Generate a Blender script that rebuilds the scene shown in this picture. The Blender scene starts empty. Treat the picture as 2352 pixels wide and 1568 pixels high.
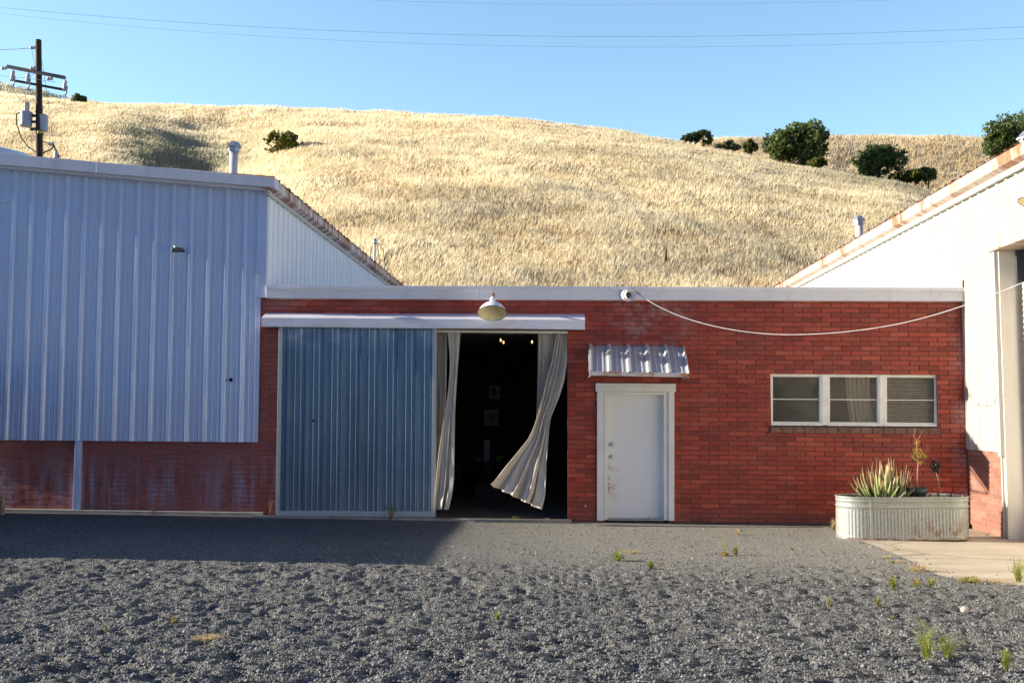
import bpy, bmesh, math, random
import numpy as np
from mathutils import Vector, Matrix
random.seed(7); rng = np.random.default_rng(7)
R = math.radians
S = bpy.context.scene
COL = S.collection
# ------------------------------------------------------------------ camera
F_PX = 2287.0; CX, CY = 1176.0, 784.0            # pixel frame 2352 x 1568
TH = math.atan(166/F_PX); PS = math.atan(104/F_PX*math.cos(TH))
CAM = np.array([0, 0, 1.70])
Fv = np.array([-math.sin(PS)*math.cos(TH), math.cos(PS)*math.cos(TH), math.sin(TH)])
Rv = np.array([math.cos(PS), math.sin(PS), 0.0])
Uv = np.cross(Rv, Fv)
cd = bpy.data.cameras.new("camera"); cam = bpy.data.objects.new("camera", cd); COL.objects.link(cam)
cd.sensor_width = 36; cd.lens = 36*F_PX/2352; cd.clip_end = 3000; cd.clip_start = .1
M = Matrix(((Rv[0], Uv[0], -Fv[0]), (Rv[1], Uv[1], -Fv[1]), (Rv[2], Uv[2], -Fv[2])))
cam.matrix_world = Matrix.Translation(Vector(CAM)) @ M.to_4x4()
S.camera = cam
# ------------------------------------------------------------------ sky, sun, exposure
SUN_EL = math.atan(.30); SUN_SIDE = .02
# added sky tint: southern sky behind the camera dimmed to deepen wall shade
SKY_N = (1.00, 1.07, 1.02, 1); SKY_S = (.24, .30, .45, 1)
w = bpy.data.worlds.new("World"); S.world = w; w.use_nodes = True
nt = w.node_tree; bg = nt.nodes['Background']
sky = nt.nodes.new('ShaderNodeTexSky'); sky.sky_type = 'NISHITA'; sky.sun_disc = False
sky.sun_elevation = SUN_EL; sky.sun_rotation = R(-90)
sky.air_density = 1.0; sky.dust_density = .3; sky.ozone_density = 2.0; sky.altitude = 50
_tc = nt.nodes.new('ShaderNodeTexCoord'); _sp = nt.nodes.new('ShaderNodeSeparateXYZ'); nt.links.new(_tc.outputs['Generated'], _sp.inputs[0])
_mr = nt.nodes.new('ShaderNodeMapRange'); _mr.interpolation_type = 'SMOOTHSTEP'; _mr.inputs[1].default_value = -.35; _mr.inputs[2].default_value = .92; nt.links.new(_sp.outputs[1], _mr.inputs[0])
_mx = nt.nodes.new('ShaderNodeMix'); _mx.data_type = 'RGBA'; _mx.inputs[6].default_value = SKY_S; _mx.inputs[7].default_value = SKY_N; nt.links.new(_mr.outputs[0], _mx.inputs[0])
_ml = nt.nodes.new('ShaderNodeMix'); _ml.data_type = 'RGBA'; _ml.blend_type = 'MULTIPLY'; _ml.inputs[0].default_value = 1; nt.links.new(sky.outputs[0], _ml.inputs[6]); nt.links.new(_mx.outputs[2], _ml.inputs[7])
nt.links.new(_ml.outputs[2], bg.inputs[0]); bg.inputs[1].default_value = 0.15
sl = bpy.data.lights.new("sun", 'SUN'); so = bpy.data.objects.new("sun", sl); COL.objects.link(so)
sl.energy = 5.0; sl.angle = R(.5); sl.color = (1.0, .90, .74)
sd = Vector((math.cos(SUN_EL), SUN_SIDE, -math.sin(SUN_EL)))
so.rotation_euler = sd.to_track_quat('-Z', 'Y').to_euler()
S.view_settings.view_transform = 'Standard'; S.view_settings.look = 'None'
S.view_settings.exposure = 1.04; S.view_settings.gamma = 1

# ------------------------------------------------------------------ projection of measured points on known planes
def ray(px, py): return Fv + Rv*(px-CX)/F_PX - Uv*(py-CY)/F_PX
def atY(px, py, Y): d = ray(px, py); return CAM + d*(Y/d[1])
def atX(px, py, X): d = ray(px, py); return CAM + d*(X/d[0])
def atZ(px, py, Z): d = ray(px, py); return CAM + d*((Z-CAM[2])/d[2])
def gz(X, Y=0): return -.03 - .0125*np.clip(X, -30, 30)
def onG(px, py):
    z = 0
    for _ in range(6): p = atZ(px, py, z); z = gz(p[0])
    return p
WY = 16.30; SL = -.0085
# ------------------------------------------------------------------ noise
def _h(i, j, s): 
    n = (i.astype(np.int64)*374761393 + j.astype(np.int64)*668265263 + s*974634777) & 0xffffffff
    n = ((n ^ (n >> 13))*1274126177) & 0xffffffff
    return ((n ^ (n >> 16)) & 0xffff)/65535.0
def vn(x, y, s=0):
    x = np.asarray(x, float); y = np.asarray(y, float)
    i = np.floor(x); j = np.floor(y); u = x-i; v = y-j
    u = u*u*(3-2*u); v = v*v*(3-2*v)
    return (_h(i, j, s)*(1-u)+_h(i+1, j, s)*u)*(1-v)+(_h(i, j+1, s)*(1-u)+_h(i+1, j+1, s)*u)*v
def fbm(x, y, o=4, s=0):
    a = 0; amp = 1; t = 0
    for k in range(o): a = a+amp*vn(x*2**k, y*2**k, s+k*17); t += amp; amp *= .5
    return a/t
def sst(a, b, x): t = np.clip((x-a)/(b-a), 0, 1); return t*t*(3-2*t)
# ------------------------------------------------------------------ materials
class NT:
    def __init__(s, name):
        s.m = bpy.data.materials.new(name); s.m.use_nodes = True; s.t = s.m.node_tree
        s.b = s.t.nodes['Principled BSDF']; s.out = s.t.nodes['Material Output']
    def n(s, typ, **kw):
        nd = s.t.nodes.new('ShaderNode'+typ)
        for k, v in kw.items():
            if k.startswith('_'): setattr(nd, k[1:], v)
            else:
                sock = nd.inputs[int(k[1:])] if k[0] == 'i' and k[1:].isdigit() else nd.inputs[k]
                s.set(sock, v)
        return nd
    def set(s, sock, v):
        if isinstance(v, bpy.types.NodeSocket): s.t.links.new(v, sock)
        elif isinstance(v, (tuple, list)) and len(v) == 3 and sock.type == 'RGBA': sock.default_value = (*v, 1)
        else: sock.default_value = v
    def co(s, scale=(1, 1, 1), rot=(0, 0, 0)):
        tc = s.n('TexCoord'); return s.n('Mapping', i0=tc.outputs['Object'], Scale=scale, Rotation=rot).outputs[0]
    def noise(s, scale=5, detail=4, vec=None, rough=.55, dist=0):
        return s.n('TexNoise', Vector=vec or s.co(), Scale=scale, Detail=detail, Roughness=rough, Distortion=dist).outputs[0]
    def ramp(s, v, a, b): return s.n('MapRange', i0=v, i1=a, i2=b).outputs[0]
    def math(s, op, a, b=0.0, clamp=False): return s.n('Math', _operation=op, _use_clamp=clamp, i0=a, i1=b).outputs[0]
    def mix(s, f, a, b, mode='MIX'):
        nd = s.t.nodes.new('ShaderNodeMix'); nd.data_type = 'RGBA'; nd.blend_type = mode
        s.set(nd.inputs[0], f); s.set(nd.inputs[6], a); s.set(nd.inputs[7], b); return nd.outputs[2]
    def attr(s, name='Col'): return s.n('Attribute', _attribute_name=name).outputs[0]
    def xyz(s):
        tc = s.n('TexCoord'); return s.n('SeparateXYZ', i0=tc.outputs['Object']).outputs
    def bump(s, h, dist=.01, strength=1.0):
        s.set(s.b.inputs['Normal'], s.n('Bump', Strength=strength, Distance=dist, Height=h).outputs[0])
    def fin(s, color=None, rough=.6, metal=0, spec=None):
        if color is not None: s.set(s.b.inputs['Base Color'], color)
        s.set(s.b.inputs['Roughness'], rough); s.set(s.b.inputs['Metallic'], metal)
        if spec is not None: s.set(s.b.inputs['Specular IOR Level'], spec)
        return s.m
MT = {}
def simple(name, c, rough=.6, metal=0, var=.15, scale=8, bump=0):
    k = NT(name); f = k.ramp(k.noise(scale, 5), .3, .7)
    cc = k.mix(f, tuple(x*(1-var) for x in c), tuple(min(1, x*(1+var)) for x in c))
    if bump: k.bump(k.noise(scale*6, 3), bump)
    MT[name] = k.fin(cc, rough, metal); return MT[name]
def rusty_paint(name, c, rust=(.28, .09, .03), amt=.5, streak=(3, 3, .4), rough=.5, top=None):
    k = NT(name)
    n1 = k.noise(2.2, 6, k.co(streak), .65, .3); n2 = k.noise(1.1, 4)
    v = k.math('ADD', k.math('MULTIPLY', n1, .65), k.math('MULTIPLY', n2, .35))
    lo = .72-.34*amt
    f = k.ramp(v, lo, lo+.07)
    soft = k.math('MULTIPLY', k.ramp(v, lo-.12, lo+.08), .35)
    dirt = k.ramp(k.noise(.9, 5, k.co((2, 2, .5))), .35, .75)
    base = k.mix(k.math('MULTIPLY', dirt, .25), c, tuple(x*y for x, y in zip(c, (.72, .68, .6))))
    col = k.mix(soft, base, (.5, .27, .13))
    rc = k.mix(k.noise(14, 4), rust, tuple(x*1.8 for x in rust))
    col = k.mix(f, col, rc)
    k.bump(k.noise(1.6, 3), .012, .5)
    MT[name] = k.fin(col, rough, 0); return MT[name]

# painted wall steel, left
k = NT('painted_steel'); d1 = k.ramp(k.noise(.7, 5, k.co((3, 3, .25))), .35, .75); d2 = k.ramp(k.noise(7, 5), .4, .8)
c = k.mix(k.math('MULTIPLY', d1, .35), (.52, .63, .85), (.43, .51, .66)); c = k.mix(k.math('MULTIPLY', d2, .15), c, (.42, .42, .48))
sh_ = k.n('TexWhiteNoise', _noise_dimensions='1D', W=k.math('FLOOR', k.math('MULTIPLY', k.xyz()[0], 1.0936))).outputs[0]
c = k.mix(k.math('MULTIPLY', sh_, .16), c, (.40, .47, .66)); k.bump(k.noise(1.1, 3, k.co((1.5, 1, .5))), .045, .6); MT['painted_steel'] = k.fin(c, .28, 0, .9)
k = NT('pale_steel'); d1 = k.ramp(k.noise(.9, 5, k.co((3, 3, .2))), .45, .8)
c = k.mix(k.math('MULTIPLY', d1, .4), (.84, .84, .84), (.74, .68, .64)); k.bump(k.noise(1.3, 3), .02, .4); MT['pale_steel'] = k.fin(c, .5)
k = NT('white_steel'); d1 = k.ramp(k.noise(.9, 5, k.co((3, 3, .2))), .45, .8)
c = k.mix(k.math('MULTIPLY', d1, .5), (.47, .455, .41), (.36, .33, .28)); k.bump(k.noise(1.3, 3), .02, .4)
MT['white_steel'] = k.fin(c, .5)
rusty_paint('fascia_paint', (.80, .81, .86), amt=.18)
rusty_paint('fascia_left', (.62, .66, .76), amt=.30)
rusty_paint('gutter_rust', (.74, .68, .64), amt=.78, streak=(.6, 3.2, .4), rust=(.20, .075, .035))
rusty_paint('gutter_right', (.72, .60, .50), amt=.70, streak=(.6, 2.2, .4), rust=(.26,.12,.065))
rusty_paint('jamb_paint', (.72, .68, .60), amt=.24)
rusty_paint('trim_rust', (.70, .69, .66), amt=.62, streak=(1, 1, 2), rust=(.32, .13, .04))
rusty_paint('track_paint', (.76, .78, .86), amt=.24, streak=(1, 1, 2))
# galvanised sliding door
k = NT('galvanised_blue'); sp = k.n('TexVoronoi', Scale=70.0, Vector=k.co()).outputs['Color']
g = k.n('SeparateColor', i0=sp).outputs[0]
c = k.mix(g, (.095, .17, .27), (.16, .25, .36)); z = k.xyz()[2]
c = k.mix(k.math('MULTIPLY', k.ramp(k.noise(1.2, 5, k.co((2, 2, .3))), .4, .7), .55), c, (.07, .11, .17)); c = k.mix(k.math('MULTIPLY', k.ramp(k.noise(5, 6, k.co((1, 1, .5)), .7), .5, .75), .4), c, (.26, .30, .33))
c = k.mix(k.math('MULTIPLY', k.ramp(z, .75, .05), .35), c, (.36, .40, .42))
sh_ = k.n('TexWhiteNoise', _noise_dimensions='1D', W=k.math('FLOOR', k.math('MULTIPLY', k.xyz()[0], 1.0936))).outputs[0]
c = k.mix(k.math('MULTIPLY', sh_, .35), c, (.09, .13, .19)); sx = k.xyz(); band = k.math('MULTIPLY', k.ramp(z, 2.72, 2.98), k.ramp(k.noise(3, 4, k.co((1, 1, 1))), .38, .62))
c = k.mix(k.math('MULTIPLY', band, .35), c, (.55, .62, .7))
k.bump(k.noise(2.0, 3, k.co((1, 1, .4))), .015, .5); MT['galvanised_blue'] = k.fin(c, .30, .55)
k = NT('galvanised'); g = k.n('SeparateColor', i0=k.n('TexVoronoi', Scale=60.0, Vector=k.co()).outputs['Color']).outputs[0]
c = k.mix(g, (.42, .45, .47), (.52, .55, .56)); MT['galvanised'] = k.fin(c, .4, .5)
k = NT('awning_sheet'); c = k.mix(k.math('MULTIPLY', k.ramp(k.noise(3, 5), .4, .75), .5), (.60, .62, .64), (.45, .42, .36))
MT['awning_sheet'] = k.fin(c, .38, .25)
# tub
k = NT('tub_steel'); g = k.n('SeparateColor', i0=k.n('TexVoronoi', Scale=45.0, Vector=k.co()).outputs['Color']).outputs[0]
c = k.mix(g, (.31, .33, .31), (.41, .43, .40)); o = k.xyz()
c = k.mix(k.math('MULTIPLY', k.ramp(k.noise(3, 5, k.co((4, 4, .6))), .4, .75), .55), c, (.30, .29, .22))
rm = k.math('MULTIPLY', k.ramp(k.noise(3.1, 6, k.co((1.3, 1.3, .8)), .7), .54, .62), k.ramp(o[2], .34, .02))
rx = k.math('MULTIPLY', rm, k.ramp(o[0], -.1, .15))
sp = k.math('MULTIPLY', k.ramp(k.noise(30, 3), .66, .72), .7)
fr = k.math('MAXIMUM', rx, sp)
fr = k.math('MAXIMUM', fr, k.math('MULTIPLY', k.ramp(k.noise(6, 4), .35, .6), k.ramp(o[2], .045, .012)))
c = k.mix(fr, c, k.mix(k.noise(20, 3), (.10, .035, .02), (.34, .13, .05)))
MT['tub_steel'] = k.fin(c, .45, .35)
# brick
def brick_mat(name, chalk=False):
    k = NT(name); a = k.attr(); o = k.xyz()
    f = k.ramp(k.noise(26, 4, k.co((.5, 1, 1.6))), .3, .7)
    c = k.mix(k.math('MULTIPLY', f, .35), a, k.mix(1.0, a, (.55, .5, .5), 'MULTIPLY'))
    big = k.ramp(k.noise(.55, 4), .4, .7)
    c = k.mix(k.math('MULTIPLY', big, .28), c, k.mix(1.0, c, (.6, .55, .6), 'MULTIPLY'))
    if chalk:
        st = k.noise(1.0, 6, k.co((5.5, 1, .55)), .6, .4)
        zz = k.math('MULTIPLY', k.ramp(o[2], 1.15, .55), k.ramp(o[2], -.05, .3))
        m = k.math('MULTIPLY', k.ramp(st, .44, .66), zz)
        m = k.math('MULTIPLY', m, k.ramp(o[0], -4.1, -4.6))
        c = k.mix(k.math('MULTIPLY', k.ramp(o[0], -4.1, -5.0), .55), c, (.36, .13, .11))
        c = k.mix(k.math('MULTIPLY', m, .62), c, (.52, .46, .58))
        # pale bloom: under the fascia, above the awning, near the corner
        m2 = k.math('MULTIPLY', k.ramp(k.noise(2.1, 5, k.co((1, 1, 2))), .50, .68), k.ramp(o[2], 3.35, 3.65))
        ax = k.math('MULTIPLY', k.ramp(o[0], .8, 1.2), k.ramp(o[0], 2.3, 1.9))
        m3 = k.math('MULTIPLY', ax, k.math('MULTIPLY', k.ramp(o[2], 2.8, 3.1), k.ramp(k.noise(5, 4), .46, .62)))
        m3b = k.math('MULTIPLY', k.math('MULTIPLY', k.ramp(o[2], 2.86, 2.80), k.ramp(o[2], 2.76, 2.79)), k.math('MULTIPLY', k.ramp(o[0], .6, .7), k.ramp(o[0], 2.0, 1.9)))
        m4 = k.math('MULTIPLY', k.ramp(o[0], 6.25, 6.5), k.ramp(k.noise(2.5, 4), .42, .62))
        mm = k.math('MAXIMUM', k.math('MAXIMUM', m2, m3), k.math('MAXIMUM', m4, m3b))
        c = k.mix(k.math('MULTIPLY', mm, .30), c, (.55, .50, .50))
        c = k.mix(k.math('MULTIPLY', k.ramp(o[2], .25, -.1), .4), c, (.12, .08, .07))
    c = k.mix(k.math('MULTIPLY', k.ramp(k.noise(1.3, 6, None, .7), .48, .70), .30), c, (.30, .10, .07))
    c = k.mix(k.math('MULTIPLY', k.ramp(k.noise(11, 5, None, .7), .64, .72), .30), c, (.48, .30, .25))
    k.bump(k.noise(60, 3, k.co((.6, 1, 1))), .003, .8)
    MT[name] = k.fin(c, .5, 0, .4); return MT[name]
brick_mat('brick', True); brick_mat('brick_side')
k = NT('mortar'); o = k.xyz(); c = k.mix(k.ramp(k.noise(9, 5), .3, .7), (.11, .085, .07), (.19, .15, .125))
c = k.mix(k.math('MULTIPLY', k.ramp(o[0], -4.4, -5.4), k.ramp(k.noise(2.0, 4), .35, .6)), c, (.34, .31, .33)); k.bump(k.noise(50, 3), .004); MT['mortar'] = k.fin(c, .9)
simple('brick_sill', (.20, .12, .09), .85, 0, .35, 12, .004)
simple('trim_white', (.80, .80, .76), .5, 0, .08, 3)
simple('window_white', (.88, .87, .82), .45, 0, .08, 6)
k = NT('door_white'); o = k.xyz(); c = k.mix(k.math('MULTIPLY', k.ramp(k.noise(1.6, 4), .4, .75), .2), (.80, .81, .82), (.68, .66, .62))
dx = k.n('MapRange', i0=o[0], i1=.20, i2=.0).outputs[0]
dz = k.math('MULTIPLY', k.ramp(o[2], .25, .5), k.ramp(o[2], .98, .75))
m = k.math('MULTIPLY', k.math('MULTIPLY', dx, dz), k.ramp(k.noise(7, 7, None, .75), .44, .58))
c = k.mix(k.math('MULTIPLY', m, .85), c, (.24, .12, .045)); MT['door_white'] = k.fin(c, .45)
simple('dark_metal', (.10, .10, .10), .5, .5)
simple('steel', (.5, .5, .5), .3, .9)
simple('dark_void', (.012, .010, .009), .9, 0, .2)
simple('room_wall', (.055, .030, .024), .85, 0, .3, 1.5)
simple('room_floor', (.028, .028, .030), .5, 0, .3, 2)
simple('concrete', (.30, .28, .25), .85, 0, .2, 4, .003)
simple('roof_bounce_pale', (.72, .72, .70), .8)  # unseen roof top made pale to bounce light onto the shed side wall
simple('hole_black', (.02, .012, .01), .9)
simple('rubber', (.02, .02, .02), .6)
simple('wire_grey', (.36, .50, .62), .6); simple('wire_black', (.03, .03, .03), .6); simple('rope_white', (.62, .62, .62), .6)
simple('pole_wood', (.055, .030, .020), .85, 0, .4, 4); simple('arm_wood', (.22, .19, .17), .8, 0, .2, 4)
simple('porcelain', (.55, .53, .52), .35); simple('transformer_grey', (.42, .47, .55), .45)
simple('vent_steel', (.42, .43, .47), .35, .6, .15, 5); rusty_paint('vent_pipe', (.68, .65, .66), amt=.45, streak=(2, 2, .6))
simple('lamp_enamel', (.80, .80, .80), .25, 0, .05); simple('lamp_inside', (.95, .80, .50), .4, 0, .1, 3)
simple('rust_pipe', (.22, .09, .05), .7, 0, .4, 10); simple('horn_plastic', (.74, .74, .76), .4, 0, .06)
simple('pot_green', (.015, .035, .032), .4); simple('soil', (.055, .035, .022), .95, 0, .5, 20, .02)
simple('yellow_tag', (.5, .45, .05), .5); simple('wood_pale', (.35, .25, .14), .8, 0, .3, 8)
simple('picture_mount', (.5, .5, .48), .7); simple('picture_dark', (.03, .03, .03), .7); simple('painting_ochre', (.07, .045, .015), .7)
simple('ceramic_blue', (.15, .2, .25), .3); simple('ceramic_yellow', (.40, .42, .02), .3); simple('chest_wood', (.07, .04, .035), .5)
k = NT('bulb'); k.set(k.b.inputs['Emission Color'], (1, .55, .22)); k.b.inputs['Emission Strength'].default_value = 1.4; MT['bulb'] = k.fin((1, .7, .4), .3)
# canvas
k = NT('canvas'); c = k.mix(k.math('MULTIPLY', k.ramp(k.noise(1.5, 5, k.co((2, 1, 1))), .4, .75), .5), (.68, .62, .53), (.54, .43, .30))
k.bump(k.math('ADD', k.noise(9, 4, k.co((1.6, 1, .7)), .6), k.math('MULTIPLY', k.noise(200, 2), .03)), .022, .8); m_ = k.fin(c, .9, 0, .1)
tr = k.n('BsdfTranslucent', Color=c); ms = k.n('MixShader', i0=.18, i1=k.b.outputs[0], i2=tr.outputs[0]); k.t.links.new(ms.outputs[0], k.out.inputs[0]); MT['canvas'] = m_
k = NT('lace'); c = k.mix(k.math('MULTIPLY', k.n('TexWave', Scale=22.0, Distortion=6.0, Vector=k.co()).outputs[1], .5), (.85, .77, .66), (.62, .55, .45)); MT['lace'] = k.fin(c, .9)
# wired dusty glass
def glass_mat(name, dust, fac, ang):
    k = NT(name); tc = k.n('TexCoord').outputs['Object']
    o = k.n('SeparateXYZ', i0=k.n('Mapping', i0=tc, Rotation=(0, ang, 0)).outputs[0]).outputs
    def lines(a, b, s):
        v = k.math('ADD', k.math('MULTIPLY', o[0], a*s), k.math('MULTIPLY', o[2], b*s))
        v = k.math('ABSOLUTE', k.math('SINE', v)); return k.ramp(v, .30, .0)
    g = k.math('MAXIMUM', lines(.45, 1, 95), lines(-.45, 1, 95))
    nz = k.ramp(k.noise(3, 5), .25, .8)
    dirty = k.mix(nz, tuple(x*.75 for x in dust), tuple(x*1.2 for x in dust))
    col = k.mix(k.math('MULTIPLY', g, .45), dirty, (.46, .42, .35))
    k.fin(col, .12, 0, .5)
    k.bump(k.noise(2, 2), .01, .4)
    tp = k.n('BsdfTransparent', Color=(.85, .85, .82))
    ff = k.math('ADD', k.math('MULTIPLY', nz, .15), fac, True)
    ms = k.n('MixShader', i0=ff, i1=tp.outputs[0], i2=k.b.outputs[0]); k.t.links.new(ms.outputs[0], k.out.inputs[0])
    MT[name] = k.m
glass_mat('dusty_glass', (.22, .20, .165), .17, .12)
simple('blind', (.80, .76, .68), .6)
# ground
k = NT('gravel'); o = k.xyz(); vec = k.co()
v1 = k.n('TexVoronoi', Scale=75.0, Vector=vec); v2 = k.n('TexVoronoi', Scale=28.0, Vector=vec)
g1 = k.n('SeparateColor', i0=v1.outputs['Color']).outputs[0]; g2 = k.n('SeparateColor', i0=v2.outputs['Color']).outputs[1]
c = k.mix(g1, (.070, .070, .066), (.255, .25, .225))
c = k.mix(k.math('MULTIPLY', k.ramp(g2, .86, .95), .5), c, (.32, .31, .29))
c = k.mix(k.math('MULTIPLY', k.ramp(k.noise(.8, 5), .4, .7), .35), c, (.075, .078, .088))
# hard, paler strip in front of the wall (an older surface), dusty towards the right
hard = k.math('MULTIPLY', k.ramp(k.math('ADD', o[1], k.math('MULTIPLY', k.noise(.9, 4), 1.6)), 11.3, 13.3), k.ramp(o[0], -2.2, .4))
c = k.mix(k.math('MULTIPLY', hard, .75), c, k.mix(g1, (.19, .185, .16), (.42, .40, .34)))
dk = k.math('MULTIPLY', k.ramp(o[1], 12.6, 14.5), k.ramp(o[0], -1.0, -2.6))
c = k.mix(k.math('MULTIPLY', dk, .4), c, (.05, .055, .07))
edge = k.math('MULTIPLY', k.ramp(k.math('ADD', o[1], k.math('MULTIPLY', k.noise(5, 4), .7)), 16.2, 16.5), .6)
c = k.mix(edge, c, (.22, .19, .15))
h = k.math('ADD', k.math('MULTIPLY', v1.outputs[0], -.014), k.math('MULTIPLY', k.noise(26, 5, None, .6), .022))
k.set(k.b.inputs['Normal'], k.n('Bump', Strength=.9, Distance=1.0, Height=h).outputs[0])
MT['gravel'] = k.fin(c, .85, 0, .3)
k = NT('pebble'); MT['pebble'] = k.fin(k.attr(), .75)
k = NT('apron'); o = k.xyz(); c = k.mix(k.ramp(k.noise(1.2, 6), .3, .7), (.46, .40, .30), (.58, .51, .40))
st = k.ramp(k.noise(.8, 5, k.co((.6, 2.2, 1)), .6, .5), .48, .72); c = k.mix(k.math('MULTIPLY', st, .7), c, (.36, .22, .12))
c = k.mix(k.math('MULTIPLY', k.ramp(k.noise(40, 3), .60, .68), .5), c, (.15, .12, .09))
cr = k.n('TexVoronoi', Scale=.55, Vector=k.co(), _feature='DISTANCE_TO_EDGE'); c = k.mix(k.math('MULTIPLY', k.ramp(k.math('ADD', cr.outputs[0], k.math('MULTIPLY', k.noise(9, 4), .02)), .019, .012), .7), c, (.12, .09, .065))
k.bump(k.noise(40, 4), .004); MT['apron'] = k.fin(c, .85)
def grass_mat(name, tf=.35):
    k = NT(name); a = k.attr(); k.fin(a, .7, 0, .2)
    tr = k.n('BsdfTranslucent', Color=a); ms = k.n('MixShader', i0=tf, i1=k.b.outputs[0], i2=tr.outputs[0]); k.t.links.new(ms.outputs[0], k.out.inputs[0]); MT[name] = k.m
grass_mat('grass_blade', .5); grass_mat('leaf')
k = NT('hill_soil'); c = k.mix(k.ramp(k.noise(.5, 8, k.co((.5, 1, 1)), .7), .35, .7), (.70, .60, .40), (.86, .76, .54)); k.bump(k.noise(3, 6, None, .7), .25); MT['hill_soil'] = k.fin(c, .95, 0, .1)
simple('bark', (.06, .045, .03), .9, 0, .3, 10)
k = NT('succulent'); MT['succulent'] = k.fin(k.attr(), .35)
k = NT('aeonium_leaf'); MT['aeonium_leaf'] = k.fin((.022, .008, .012), .22)

# ------------------------------------------------------------------ mesh helpers
class MB:
    def __init__(s): s.v = []; s.f = []; s.c = []; s.mi = []; s.cur = None; s.m = 0
    def vert(s, p): s.v.append((float(p[0]), float(p[1]), float(p[2]))); s.c.append(s.cur or (1, 1, 1)); return len(s.v)-1
    def face(s, *i): s.f.append(i); s.mi.append(s.m)
    def poly(s, *ps): s.face(*[s.vert(p) for p in ps])
    def hexa(s, p):
        i = [s.vert(q) for q in p]
        for f in ((0, 3, 2, 1), (4, 5, 6, 7), (0, 1, 5, 4), (1, 2, 6, 5), (2, 3, 7, 6), (3, 0, 4, 7)): s.face(*[i[a] for a in f])
    def box(s, x0, x1, y0, y1, z0, z1, sl=0.0):
        q = lambda x, y, z: (x, y, z+sl*x)
        s.hexa([q(x0, y0, z0), q(x1, y0, z0), q(x1, y1, z0), q(x0, y1, z0), q(x0, y0, z1), q(x1, y0, z1), q(x1, y1, z1), q(x0, y1, z1)])
    def quadbox(s, c4, Y0, Y1):   # 4 px corners (tl,tr,br,bl) on plane Y0, back at Y1
        f = [atY(px, py, Y0) for px, py in c4]; tl, tr, br, bl = f
        b = [np.array([p[0], Y1, p[2]]) for p in f]
        s.hexa([bl, br, b[2], b[3], tl, tr, b[1], b[0]])
    def ring(s, pts): return [s.vert(p) for p in pts]
    def bridge(s, a, b, closed=True):
        n = len(a)
        for i in range(n if closed else n-1): s.face(a[i], a[(i+1) % n], b[(i+1) % n], b[i])
    def tube(s, pts, rad, n=8, caps=True):
        pts = [np.array(p, float) for p in pts]; rad = rad if hasattr(rad, '__len__') else [rad]*len(pts)
        prev = None; up = np.array([0.0, 0, 1])
        for i, p in enumerate(pts):
            d = pts[min(i+1, len(pts)-1)]-pts[max(i-1, 0)]; d = d/(np.linalg.norm(d)+1e-9)
            if i == 0: a = np.cross(d, up if abs(d[2]) < .9 else np.array([1.0, 0, 0]))
            a = a-d*np.dot(a, d); a = a/(np.linalg.norm(a)+1e-9)
            b = np.cross(d, a)
            r = s.ring([p+(a*math.cos(t)+b*math.sin(t))*rad[i] for t in [2*math.pi*j/n for j in range(n)]])
            if prev: s.bridge(prev, r)
            elif caps: s.face(*r[::-1])
            prev = r
        if caps: s.face(*prev)
    def lathe(s, prof, c, n=24, axis=(0, 0, 1)):
        ax = Vector(axis).normalized(); q = Vector((0, 0, 1)).rotation_difference(ax); prev = None
        for r, h in prof:
            if r < 1e-6: cur = [s.vert(Vector(c)+q @ Vector((0, 0, h)))]
            else: cur = s.ring([Vector(c)+q @ Vector((r*math.cos(t), r*math.sin(t), h)) for t in [2*math.pi*j/n for j in range(n)]])
            if prev:
                if len(prev) == 1 and len(cur) > 1:
                    for j in range(n): s.face(prev[0], cur[(j+1) % n], cur[j])
                elif len(cur) == 1 and len(prev) > 1:
                    for j in range(n): s.face(prev[j], prev[(j+1) % n], cur[0])
                else: s.bridge(prev, cur)
            prev = cur
    def build(s, name, mat, parent=None, smooth=False, bevel=0, loc=None):
        me = bpy.data.meshes.new(name); v = s.v
        if loc is not None: v = [(a-loc[0], b-loc[1], c-loc[2]) for a, b, c in v]
        me.from_pydata(v, [], s.f)
        for m in (mat if isinstance(mat, (list, tuple)) else [mat]): me.materials.append(MT[m])
        if any(s.mi): me.polygons.foreach_set('material_index', s.mi)
        if s.cur is not None:
            ca = me.color_attributes.new('Col', 'FLOAT_COLOR', 'POINT')
            ca.data.foreach_set('color', np.array([(*c, 1) for c in s.c], np.float32).ravel())
        if smooth: me.polygons.foreach_set('use_smooth', [True]*len(me.polygons))
        me.update()
        o = bpy.data.objects.new(name, me); COL.objects.link(o)
        if loc is not None: o.location = loc
        if parent: put(o, parent)
        if bevel:
            b = o.modifiers.new('bevel', 'BEVEL'); b.width = bevel; b.segments = 2; b.limit_method = 'ANGLE'
        if smooth:
            try:
                me.polygons.foreach_set('use_smooth', [True]*len(me.polygons)); 
            except Exception: pass
        return o
def put(o, parent):
    o.parent = parent; l = Vector((0, 0, 0)); p = parent
    while p: l += p.location; p = p.parent
    o.location = Vector(o.location)-l
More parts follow.
